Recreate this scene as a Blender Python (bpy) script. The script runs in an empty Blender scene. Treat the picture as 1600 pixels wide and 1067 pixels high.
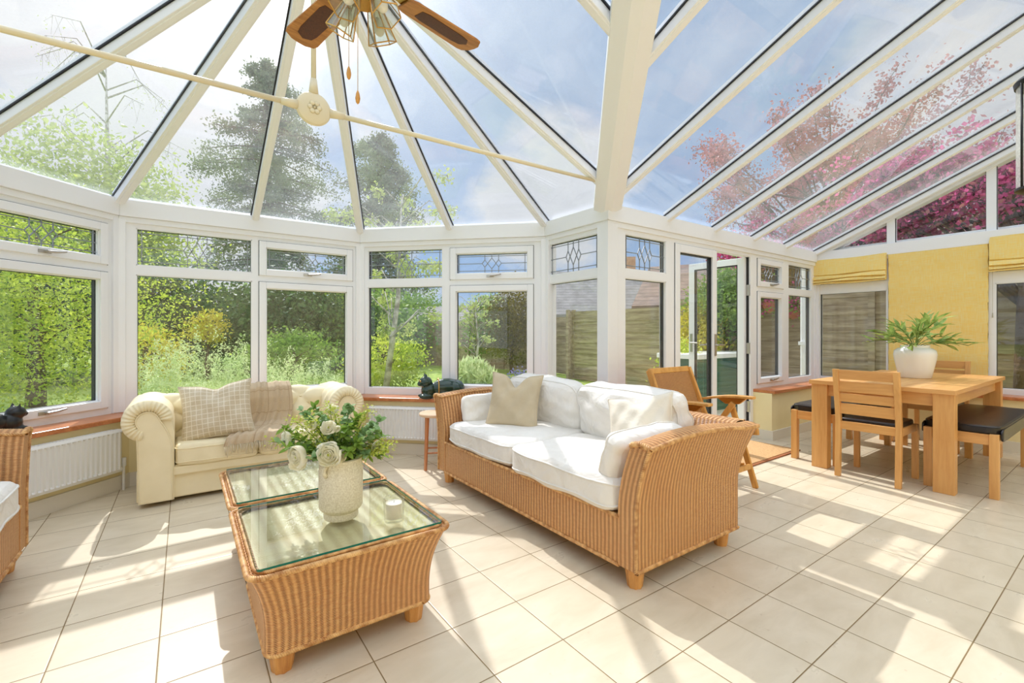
import bpy, bmesh, math, random
import numpy as np
from mathutils import Matrix, Vector
PI = math.pi
C = bpy.context.scene.collection
S = bpy.context.scene
# ---------------------------------------------------------------- camera, world, sun, exposure
FW, RT = (.581, .814), (.814, -.581)          # forward and right of the camera on the floor plan
HC, FPX, HY = 1.18, 717.0, 519.0              # camera height, focal length in pixels, horizon row
cd = bpy.data.cameras.new('camera'); cam = bpy.data.objects.new('camera', cd); C.objects.link(cam)
cam.location = (0, 0, HC); cam.rotation_euler = (PI/2, 0, -math.atan2(FW[0], FW[1]))
cd.sensor_width = 36; cd.lens = FPX/1600*36; cd.shift_y = -(533.5-HY)/1600
cd.clip_start = .05; cd.clip_end = 400
S.camera = cam
S.view_settings.view_transform = 'Standard'; S.view_settings.look = 'None'
S.view_settings.gamma = 1; S.view_settings.use_curve_mapping = False
S.view_settings.exposure = -0.33
S.cycles.max_bounces = 10; S.cycles.transparent_max_bounces = 16
S.cycles.diffuse_bounces = 5; S.cycles.glossy_bounces = 4; S.cycles.caustics_reflective = False; S.cycles.caustics_refractive = False
SUN = Vector((.12, 1.0, .99)).normalized()
sl = bpy.data.lights.new('sun', 'SUN'); sl.energy = 5.0; sl.angle = math.radians(.6); sl.color = (1, .975, .96)
so = bpy.data.objects.new('sun', sl); C.objects.link(so); so.rotation_euler = SUN.to_track_quat('Z', 'Y').to_euler(); so.location = (2, 8, 8)

def lin(c):
    r = [((x/255)/12.92 if x/255 <= .04045 else (((x/255)+.055)/1.055)**2.4) for x in c]
    return (r[0], r[1], r[2], 1)

class NT:
    """small helper for node trees"""
    def __init__(s, tree): s.t = tree; s.n = tree.nodes; s.l = tree.links
    def new(s, typ, **k):
        n = s.n.new(typ)
        for a, b in k.items():
            if a.startswith('i_'):
                key = a[2:].replace('_', ' '); s.put(n.inputs[key], b)
            else: setattr(n, a, b)
        return n
    def put(s, sock, v):
        if hasattr(v, 'is_output'): s.l.new(v, sock)
        elif v is not None: sock.default_value = v
    def m(s, op, a, b=None, c=None, clamp=False):
        n = s.n.new('ShaderNodeMath'); n.operation = op; n.use_clamp = clamp
        s.put(n.inputs[0], a)
        if b is not None: s.put(n.inputs[1], b)
        if c is not None: s.put(n.inputs[2], c)
        return n.outputs[0]
    def mix(s, f, a, b, blend='MIX'):
        n = s.n.new('ShaderNodeMix'); n.data_type = 'RGBA'; n.blend_type = blend
        s.put(n.inputs[0], f); s.put(n.inputs[6], a); s.put(n.inputs[7], b)
        return n.outputs[2]
    def noise(s, vec, scale, detail=3, rough=.5, dist=0, out=0):
        n = s.n.new('ShaderNodeTexNoise'); s.put(n.inputs['Vector'], vec)
        n.inputs['Scale'].default_value = scale; n.inputs['Detail'].default_value = detail
        n.inputs['Roughness'].default_value = rough; n.inputs['Distortion'].default_value = dist
        return n.outputs[out]
    def ramp(s, f, stops, interp='LINEAR'):
        n = s.n.new('ShaderNodeValToRGB'); s.put(n.inputs[0], f); cr = n.color_ramp; cr.interpolation = interp
        while len(cr.elements) < len(stops): cr.elements.new(.5)
        for e, (p, c) in zip(cr.elements, stops): e.position = p; e.color = c
        return n.outputs[0]
    def mapr(s, v, a, b, c=0, d=1):
        n = s.n.new('ShaderNodeMapRange'); s.put(n.inputs[0], v)
        for i, x in enumerate((a, b, c, d)): n.inputs[i+1].default_value = x
        return n.outputs[0]
    def scale(s, vec, sc):
        n = s.n.new('ShaderNodeMapping'); s.put(n.inputs[0], vec); n.inputs['Scale'].default_value = sc
        return n.outputs[0]

w = bpy.data.worlds.new('sky'); S.world = w; w.use_nodes = True
T = NT(w.node_tree); T.n.clear()
tc = T.new('ShaderNodeTexCoord').outputs['Generated']
nv = T.new('ShaderNodeVectorMath', operation='NORMALIZE'); T.put(nv.inputs[0], tc); dv = nv.outputs[0]
sp = T.new('ShaderNodeSeparateXYZ'); T.put(sp.inputs[0], dv); z = sp.outputs[2]
grad = T.ramp(T.m('MAXIMUM', z, 0), [(0, (.70, .84, .98, 1)), (.10, (.40, .62, .98, 1)), (.45, (.38, .56, .82, 1)), (1, (.33, .52, .80, 1))])
zz = T.m('ADD', T.m('MAXIMUM', z, 0), .35)
pv = T.new('ShaderNodeVectorMath', operation='DIVIDE'); T.put(pv.inputs[0], dv)
cb = T.new('ShaderNodeCombineXYZ'); [T.put(cb.inputs[i], zz) for i in range(3)]; T.put(pv.inputs[1], cb.outputs[0])
cl = T.noise(pv.outputs[0], 2.3, 8, .56, .3)
cl2 = T.noise(pv.outputs[0], .9, 2, .5)
def dirblob(px, py, wid, amp):
    l = (px-800)/FPX; u = (HY-py)/FPX
    d = Vector((FW[0]+RT[0]*l, FW[1]+RT[1]*l, u)).normalized()
    n = T.new('ShaderNodeVectorMath', operation='DOT_PRODUCT'); T.put(n.inputs[0], dv); n.inputs[1].default_value = d
    return T.m('MULTIPLY', T.mapr(n.outputs['Value'], math.cos(wid), 1), amp)
cv = T.m('ADD', cl, T.m('MULTIPLY', T.m('SUBTRACT', cl2, .5), .35))
for b in ((880, 265, .22, .30), (790, 330, .12, .12), (330, 330, .2, .2), (230, 140, .5, .22), (1500, 60, .4, .22), (600, 150, .25, -.14), (820, 80, .3, -.16), (1120, 120, .3, -.14)):
    cv = T.m('ADD', cv, dirblob(*b))
cf = T.m('MULTIPLY', T.mapr(cv, .52, .68), .92)
dn = T.new('ShaderNodeVectorMath', operation='DOT_PRODUCT'); T.put(dn.inputs[0], dv); dn.inputs[1].default_value = SUN
sd = T.m('MAXIMUM', dn.outputs['Value'], 0)
glow = T.m('ADD', T.m('MULTIPLY', T.m('POWER', sd, 12), .9), T.m('MULTIPLY', T.m('POWER', sd, 70), 8))
col = T.mix(cf, grad, (.88, .91, .94, 1))
add = T.mix(1.0, col, (1, .97, .9, 1), 'MIX')
gcol = T.new('ShaderNodeVectorMath', operation='SCALE'); gcol.inputs[0].default_value = (1, .96, .88); T.put(gcol.inputs['Scale'], glow)
# sky overhead and behind the camera brightened out of view, added as fill light
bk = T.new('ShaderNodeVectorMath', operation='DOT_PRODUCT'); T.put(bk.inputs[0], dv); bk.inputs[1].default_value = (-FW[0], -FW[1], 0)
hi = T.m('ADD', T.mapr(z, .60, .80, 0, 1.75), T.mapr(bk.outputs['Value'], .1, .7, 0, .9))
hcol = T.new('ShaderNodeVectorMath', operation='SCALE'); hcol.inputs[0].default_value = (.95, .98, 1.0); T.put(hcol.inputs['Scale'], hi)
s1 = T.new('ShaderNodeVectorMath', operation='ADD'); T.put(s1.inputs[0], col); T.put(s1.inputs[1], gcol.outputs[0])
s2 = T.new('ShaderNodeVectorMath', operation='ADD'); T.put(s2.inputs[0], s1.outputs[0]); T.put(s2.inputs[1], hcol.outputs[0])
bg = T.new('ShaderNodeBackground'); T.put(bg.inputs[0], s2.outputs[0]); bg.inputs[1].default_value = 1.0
wo = T.new('ShaderNodeOutputWorld'); T.put(wo.inputs[0], bg.outputs[0])

# ---------------------------------------------------------------- materials
def mat(name, color=(200, 200, 200), rough=.5, metal=0, spec=None, fn=None, bump=None, sheen=None, coat=0):
    m = bpy.data.materials.new(name); m.use_nodes = True; t = NT(m.node_tree)
    b = t.n['Principled BSDF']
    b.inputs['Base Color'].default_value = lin(color); b.inputs['Roughness'].default_value = rough
    b.inputs['Metallic'].default_value = metal
    if spec is not None: b.inputs['Specular IOR Level'].default_value = spec
    if coat: b.inputs['Coat Weight'].default_value = coat; b.inputs['Coat Roughness'].default_value = .1
    if fn: fn(t, b)
    return m
def obj_co(t): return t.new('ShaderNodeTexCoord').outputs['Object']
def uv_co(t): return t.new('ShaderNodeTexCoord').outputs['UV']
def dobump(t, b, h, dist=.002, strength=1.0):
    n = t.new('ShaderNodeBump'); n.inputs['Distance'].default_value = dist; n.inputs['Strength'].default_value = strength
    t.put(n.inputs['Height'], h); t.put(b.inputs['Normal'], n.outputs[0])
def f_noisecol(c1, c2, sc=3, bsc=None, bd=.001, detail=4, stretch=None):
    def fn(t, b):
        v = obj_co(t)
        if stretch: v = t.scale(v, stretch)
        t.put(b.inputs['Base Color'], t.mix(t.mapr(t.noise(v, sc, detail), .35, .65), lin(c1), lin(c2)))
        if bsc: dobump(t, b, t.noise(obj_co(t), bsc, 3), bd)
    return fn
def f_wood(c1, c2, axis=0, sc=1.0, knots=.3):
    st = [14, 14, 14]; st[axis] = 1.1
    def fn(t, b):
        v = t.scale(obj_co(t), tuple(x*sc for x in st))
        n1 = t.noise(v, 1.6, 5, .6, .6); n2 = t.noise(v, 9, 3, .6)
        f = t.m('ADD', t.m('MULTIPLY', n1, .75), t.m('MULTIPLY', n2, .25))
        t.put(b.inputs['Base Color'], t.mix(t.mapr(f, .38, .64), lin(c1), lin(c2)))
        dobump(t, b, n2, .0006)
    return fn
def f_wicker(light, mid, dark, p=.025, h=.0060, depth=.0032):
    def fn(t, b):
        s_ = t.new('ShaderNodeSeparateXYZ'); t.put(s_.inputs[0], uv_co(t)); u, v = s_.outputs[0], s_.outputs[1]
        wob = t.m('MULTIPLY', t.m('SUBTRACT', t.noise(uv_co(t), 9, 2), .5), .012)
        uu = t.m('DIVIDE', t.m('ADD', u, wob), p)
        cu = t.m('COSINE', t.m('MULTIPLY', uu, 2*PI)); ridge = t.m('MULTIPLY_ADD', cu, .5, .5)
        su = t.m('SINE', t.m('MULTIPLY', uu, 2*PI))
        vv = t.m('ADD', t.m('DIVIDE', v, h), t.m('MULTIPLY', su, .16))
        row = t.m('ABSOLUTE', t.m('SINE', t.m('MULTIPLY', vv, PI)))
        row = t.m('POWER', row, 1.1)
        inv = t.m('SUBTRACT', 1, ridge)
        hole = t.m('MULTIPLY', t.m('SUBTRACT', 1, row), t.m('MULTIPLY_ADD', inv, .62, .30))
        hh = t.m('SUBTRACT', t.m('MULTIPLY_ADD', t.m('POWER', ridge, 2), .32, .68), hole)
        var = t.noise(t.scale(uv_co(t), (25, 160, 1)), 1, 2)
        c = t.ramp(hh, [(0.0, lin(dark)), (.30, lin(mid)), (.85, lin(light)), (1, lin(light))])
        c = t.mix(t.mapr(var, .3, .75, 0, .5), c, lin(mid), 'MULTIPLY')
        big = t.noise(obj_co(t), 4, 2)
        c = t.mix(t.mapr(big, .35, .7, 0, .22), c, lin((190, 120, 70)), 'MIX')
        t.put(b.inputs['Base Color'], c)
        dobump(t, b, hh, depth, 1.0)
    return fn
def f_cloth(c1, c2, weave=900, wr=9, wd=.006, tint=6, strength=.8):
    def fn(t, b):
        v = obj_co(t)
        t.put(b.inputs['Base Color'], t.mix(t.mapr(t.noise(v, tint, 3), .35, .65), lin(c1), lin(c2)))
        n = t.m('ADD', t.m('MULTIPLY', t.noise(v, wr, 3, .5, .8), 1.0), t.m('MULTIPLY', t.noise(v, weave, 1), .03))
        dobump(t, b, n, wd, strength)
    return fn
def glass(name, tint=(1, 1, 1), dirt=0, ior=1.45, dirtcol=(235, 238, 235), rough=0.0):
    m = bpy.data.materials.new(name); m.use_nodes = True; t = NT(m.node_tree); t.n.clear()
    tr = t.new('ShaderNodeBsdfTransparent'); tr.inputs[0].default_value = (*tint, 1)
    gl = t.new('ShaderNodeBsdfGlossy'); gl.inputs['Roughness'].default_value = rough
    fr = t.new('ShaderNodeFresnel'); bf = t.new('ShaderNodeNewGeometry').outputs['Backfacing']
    t.put(fr.inputs['IOR'], t.mapr(bf, 0, 1, ior, 1/ior))
    mx = t.new('ShaderNodeMixShader'); t.put(mx.inputs[0], fr.outputs[0]); t.put(mx.inputs[1], tr.outputs[0]); t.put(mx.inputs[2], gl.outputs[0])
    out = mx.outputs[0]
    if dirt:
        tl = t.new('ShaderNodeBsdfTranslucent'); tl.inputs[0].default_value = lin(dirtcol)
        df = t.new('ShaderNodeBsdfDiffuse'); df.inputs[0].default_value = lin(dirtcol)
        m0 = t.new('ShaderNodeMixShader'); m0.inputs[0].default_value = .45; t.put(m0.inputs[1], tl.outputs[0]); t.put(m0.inputs[2], df.outputs[0])
        v = obj_co(t)
        n = t.m('ADD', t.m('MULTIPLY', t.noise(v, 1.7, 5, .6), .8), t.m('MULTIPLY', t.noise(v, 60, 2, .6), .25))
        m2 = t.new('ShaderNodeMixShader'); t.put(m2.inputs[0], t.mapr(n, .35, .75, dirt*.35, dirt*1.6))
        t.put(m2.inputs[1], out); t.put(m2.inputs[2], m0.outputs[0]); out = m2.outputs[0]
    o = t.new('ShaderNodeOutputMaterial'); t.put(o.inputs[0], out)
    return m
def leafmat(name, c1, c2, tr=.35, sc=1.2):
    m = bpy.data.materials.new(name); m.use_nodes = True; t = NT(m.node_tree); b = t.n['Principled BSDF']
    v = obj_co(t); c = t.mix(t.mapr(t.noise(v, sc, 5, .7), .38, .62), lin(c1), lin(c2))
    t.put(b.inputs['Base Color'], c); b.inputs['Roughness'].default_value = .5; b.inputs['Specular IOR Level'].default_value = .25
    tl = t.new('ShaderNodeBsdfTranslucent'); t.put(tl.inputs[0], c)
    mx = t.new('ShaderNodeMixShader'); mx.inputs[0].default_value = tr
    t.put(mx.inputs[1], b.outputs[0]); t.put(mx.inputs[2], tl.outputs[0]); t.put(t.n['Material Output'].inputs[0], mx.outputs[0])
    return m

M = {}
M['upvc'] = mat('white_upvc', (240, 242, 244), .35)
M['gasket'] = mat('black_gasket', (25, 25, 28), .5)
M['steel'] = mat('brushed_steel', (190, 186, 178), .3, 1)
M['brass'] = mat('brass', (205, 160, 85), .25, 1)
M['lead'] = mat('lead_came', (150, 155, 160), .4, .6)
M['cream'] = mat('cream_paint', (242, 228, 178), .75, fn=f_noisecol((244, 231, 184), (236, 221, 170), 2, 60, .0006))
M['skirt'] = mat('pale_skirting', (226, 220, 206), .5)
M['white_paint'] = mat('white_paint', (238, 238, 236), .3)
M['sill'] = mat('red_stained_sill', rough=.28, fn=f_wood((208, 134, 84), (174, 102, 60), 0))
M['sill_edge'] = mat('red_sill_edge', rough=.35, fn=f_wood((176, 92, 48), (150, 74, 38), 0))
M['pane'] = glass('window_glass', (.985, .985, .985), .010, 1.5)
M['roofpane'] = glass('roof_glass', (.965, .968, .985), .085, 1.42)
M['candleglass'] = glass('tumbler_glass', (.98, .98, .97), 0, 1.4)
M['tabletopglass'] = glass('table_glass', (.965, .99, .975), 0, 1.6)
M['glassedge'] = mat('glass_edge', (20, 120, 105), .1)
WL, WM, WD = (232, 184, 124), (206, 148, 88), (92, 48, 22)
M['wicker'] = mat('honey_wicker', rough=.45, fn=f_wicker(WL, WM, WD))
M['wickertop'] = mat('wicker_panel', rough=.45, fn=f_wicker((244, 230, 186), (232, 214, 166), (186, 160, 106), .05, .0075, .0015))
M['rope'] = mat('cane_braid', (208, 152, 88), .45, fn=f_noisecol((232, 186, 124), (176, 120, 66), 30, None))
M['woodleg'] = mat('light_wood_leg', rough=.4, fn=f_wood((226, 168, 98), (196, 130, 66), 2))
M['oak'] = mat('oak', rough=.38, fn=f_wood((224, 172, 106), (206, 148, 84), 0, .7))
M['oakv'] = mat('oak_upright', rough=.38, fn=f_wood((224, 172, 106), (204, 146, 82), 2, .7))
M['oaky'] = mat('oak_rail', rough=.38, fn=f_wood((224, 170, 104), (204, 146, 82), 1, .7))
M['teak'] = mat('teak', rough=.42, fn=f_wood((226, 170, 92), (200, 140, 66), 2, .8))
M['stool'] = mat('reddish_stool_wood', rough=.4, fn=f_wood((200, 136, 92), (174, 110, 70), 2, .9))
M['stooltop'] = mat('pale_stool_top', rough=.35, fn=f_wood((236, 208, 178), (222, 186, 150), 0, .9))
M['rattan'] = mat('rattan_back', rough=.5, fn=f_wicker((206, 158, 96), (180, 126, 68), (120, 76, 36), .02, .009, .003))
M['leather'] = mat('black_leather', (44, 36, 32), .30, fn=f_noisecol((40, 33, 30), (30, 25, 23), 4, 160, .0006))
M['white_cotton'] = mat('white_cotton', rough=.85, fn=f_cloth((244, 240, 232), (238, 233, 224), wr=6, wd=.035, strength=1.0))
M['cream_sofa'] = mat('cream_upholstery', rough=.8, fn=f_cloth((243, 230, 194), (236, 222, 184), wr=12, wd=.002))
M['linen'] = mat('beige_linen', rough=.9, fn=f_cloth((206, 190, 160), (194, 178, 148), wr=14, wd=.006))
M['oat'] = mat('oat_cotton', rough=.9, fn=f_cloth((234, 226, 208), (226, 216, 198), wr=14, wd=.006))
def f_check(base, line, px, wline, second=None):
    def fn(t, b):
        s_ = t.new('ShaderNodeSeparateXYZ'); t.put(s_.inputs[0], uv_co(t))
        fs = []
        for k in (0, 1):
            fr = t.m('FRACT', t.m('DIVIDE', s_.outputs[k], px)); fs.append(t.m('LESS_THAN', fr, wline))
        f = t.m('MAXIMUM', fs[0], fs[1])
        n = t.noise(uv_co(t), 260, 2)
        c = t.mix(t.mapr(n, .3, .7), lin(base), lin(tuple(int(x*.9) for x in base)))
        c = t.mix(t.m('MULTIPLY', f, .7), c, lin(line))
        t.put(b.inputs['Base Color'], c); dobump(t, b, t.m('ADD', t.noise(obj_co(t), 14, 3), t.m('MULTIPLY', n, .1)), .006)
    return fn
M['check'] = mat('beige_windowpane_check', rough=.9, fn=f_check((214, 198, 168), (238, 230, 214), .036, .13))
M['throw'] = mat('taupe_throw', rough=.95, fn=f_check((208, 186, 154), (172, 146, 114), .16, .04))
M['fringe'] = mat('throw_fringe', (214, 200, 172), .95)
M['stone'] = mat('speckled_stoneware', rough=.55, fn=f_noisecol((236, 229, 208), (212, 202, 176), 160, 90, .0008, 6))
M['ceramic'] = mat('white_ceramic', (245, 245, 243), .25)
M['wax'] = mat('candle_wax', (245, 238, 220), .5)
M['petal'] = leafmat('white_petal', (253, 251, 240), (247, 244, 226), .6, 20)
M['leafg'] = leafmat('green_leaf', (104, 140, 52), (150, 178, 80), .35, 14)
M['leafy'] = leafmat('lime_leaf', (186, 200, 84), (210, 214, 110), .4, 14)
M['euca'] = leafmat('eucalyptus_leaf', (160, 188, 138), (124, 160, 98), .35, 18)
M['olive'] = leafmat('olive_leaf', (112, 146, 66), (176, 192, 112), .35, 16)
M['stem'] = mat('green_stem', (100, 120, 50), .6)
M['yellow'] = mat('yellow_blind', rough=.75, fn=None)
def f_yellow(t, b):
    v = obj_co(t)
    a = t.noise(t.scale(v, (1, 3, 60)), 3, 3, .6); c_ = t.noise(t.scale(v, (1, 60, 3)), 3, 3, .6)
    sh = t.noise(t.scale(v, (1, 4, 5)), 3, 2)
    f = t.mapr(t.m('ADD', t.m('MULTIPLY', a, .5), t.m('MULTIPLY', c_, .5)), .42, .62)
    t.put(b.inputs['Base Color'], t.mix(t.m('MULTIPLY', f, .8), lin((243, 208, 112)), lin((238, 222, 160))))
    dobump(t, b, t.noise(v, 8, 3), .01, .5)
m_ = M['yellow']; f_yellow(NT(m_.node_tree), m_.node_tree.nodes['Principled BSDF'])
M['tie'] = mat('cream_metal', (232, 220, 186), .35)
M['fanwood'] = mat('fan_oak', rough=.4, fn=f_wood((196, 136, 70), (150, 92, 38), 0, 1.5))
M['fancane'] = mat('dark_cane', rough=.5, fn=f_noisecol((92, 46, 24), (70, 32, 16), 160, 200, .001))
M['fanglass'] = glass('bevelled_glass', (.93, .94, .9), .06, 1.5)
M['frosted'] = mat('frosted_bulb', (245, 240, 225), .3)
M['catgreen'] = mat('dark_green_glaze', (16, 54, 42), .14, coat=.5)
M['catblack'] = mat('black_glaze', (30, 30, 28), .3)
M['gold'] = mat('gold_ribbon', (190, 150, 80), .3, .6)
M['mat'] = mat('coir_mat', rough=.95, fn=f_noisecol((208, 168, 118), (186, 146, 98), 90, 150, .004))
M['matedge'] = mat('brown_mat_border', (150, 92, 52), .9)
M['lanternglass'] = glass('misted_lantern_glass', (.95, .95, .92), .5, 1.5)
M['black'] = mat('black_metal', (28, 28, 28), .4, .3)
M['slate'] = mat('grey_roof_tile', rough=.8, fn=f_noisecol((120, 116, 112), (96, 92, 90), 3, 12, .02))
M['brownroof'] = mat('brown_roof_tile', rough=.8, fn=f_noisecol((110, 90, 78), (84, 68, 60), 3, 12, .02))
def f_rooftile(c1, c2):
    def fn(t, b):
        v = obj_co(t); s_ = t.new('ShaderNodeSeparateXYZ'); t.put(s_.inputs[0], v)
        r = t.m('FRACT', t.m('MULTIPLY', s_.outputs[2], 7)); r = t.m('GREATER_THAN', r, .82)
        c = t.mix(t.mapr(t.noise(v, 3, 3), .35, .65), lin(c1), lin(c2)); t.put(b.inputs['Base Color'], t.mix(t.m('MULTIPLY', r, .45), c, lin((60, 54, 50))))
    return fn
M['slate'] = mat('grey_roof_tile', rough=.8, fn=f_rooftile((150, 146, 142), (126, 122, 118)))
M['brownroof'] = mat('brown_roof_tile', rough=.8, fn=f_rooftile((142, 120, 106), (116, 98, 88)))
M['brick'] = mat('brick_wall', rough=.85, fn=f_noisecol((200, 160, 130), (176, 132, 104), 6))
M['render'] = mat('cream_render', (228, 212, 170), .85)
M['fence'] = mat('weathered_fence', rough=.85, fn=f_wood((196, 176, 146), (138, 118, 92), 1, .6))
M['grass'] = mat('lawn_grass', rough=.9, fn=f_noisecol((168, 188, 84), (124, 152, 58), 2.5, 40, .03))
M['paving'] = mat('stone_paving', rough=.8, fn=f_noisecol((206, 196, 176), (184, 174, 156), 3))
M['soil'] = mat('soil', (84, 66, 48), .95)
M['bark'] = mat('bark', rough=.9, fn=f_noisecol((110, 92, 74), (74, 60, 48), 5, 20, .02))
M['birch'] = mat('birch_bark', rough=.8, fn=f_noisecol((206, 200, 188), (130, 122, 108), 8))
M['boxgreen'] = mat('dark_green_plastic', (38, 92, 84), .5)
M['terra'] = mat('terracotta', (188, 104, 74), .7)
L = dict(
    yel=leafmat('yellow_green_foliage', (214, 222, 92), (140, 170, 56), .5),
    mid=leafmat('green_foliage', (104, 142, 60), (150, 176, 84), .45),
    dark=leafmat('dark_foliage', (62, 92, 54), (98, 126, 74), .35, .6),
    gry=leafmat('conifer_foliage', (110, 124, 94), (150, 158, 122), .35, .5),
    lav=leafmat('silvery_foliage', (224, 232, 186), (184, 204, 142), .45, 5),
    gold=leafmat('golden_foliage', (224, 212, 84), (190, 180, 70), .4),
    pink=leafmat('pink_blossom', (240, 104, 172), (176, 92, 124), .5, 6),
    dusk=leafmat('dusky_blossom', (196, 124, 128), (158, 108, 100), .4, 1.2),
    spring=leafmat('spring_foliage', (170, 188, 92), (200, 208, 130), .45, 1),
    blue=leafmat('blue_flower', (120, 118, 190), (150, 150, 210), .3, 6),
    olive=leafmat('olive_gold_conifer', (130, 116, 30), (96, 92, 30), .25, 2))
def f_floor(t, b):
    v = obj_co(t); s_ = t.new('ShaderNodeSeparateXYZ'); t.put(s_.inputs[0], v)
    PX, PY, X0, Y0, G = .3155, .306, 1.499, 1.320, .0042
    ds, ids = [], []
    for k, (p, o) in enumerate(((PX, X0), (PY, Y0))):
        q = t.m('DIVIDE', t.m('SUBTRACT', s_.outputs[k], o), p); ids.append(t.m('FLOOR', q))
        fr = t.m('FRACT', q); ds.append(t.m('MULTIPLY', t.m('MINIMUM', fr, t.m('SUBTRACT', 1, fr)), p))
    d = t.m('MINIMUM', ds[0], ds[1]); g = t.m('LESS_THAN', d, G/2)
    cb_ = t.new('ShaderNodeCombineXYZ'); t.put(cb_.inputs[0], ids[0]); t.put(cb_.inputs[1], ids[1])
    wn = t.new('ShaderNodeTexWhiteNoise'); wn.noise_dimensions = '2D'; t.put(wn.inputs['Vector'], cb_.outputs[0])
    off = t.new('ShaderNodeVectorMath', operation='MULTIPLY_ADD'); t.put(off.inputs[0], wn.outputs['Color']); off.inputs[1].default_value = (7, 7, 7); t.put(off.inputs[2], v)
    n = t.noise(t.scale(off.outputs[0], (1, 2.2, 1)), 3.2, 6, .6, .5); sp_ = t.noise(off.outputs[0], 26, 2, .6)
    c = t.mix(t.mapr(n, .32, .7), lin((226, 214, 190)), lin((209, 195, 168)))
    c = t.mix(t.mapr(sp_, .70, .78, 0, .35), c, lin((176, 152, 120)))
    c = t.mix(t.m('MULTIPLY', wn.outputs['Value'], .16), c, lin((204, 188, 160)))
    c = t.mix(g, c, lin((134, 112, 74)))
    t.put(b.inputs['Base Color'], c)
    t.put(b.inputs['Roughness'], t.m('ADD', t.m('MULTIPLY', g, .4), t.mapr(n, .3, .7, .26, .38)))
    dobump(t, b, t.mapr(d, 0, .005), .0015, .7)
M['floor'] = mat('cream_limestone_tile', rough=.3, fn=f_floor)

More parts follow.
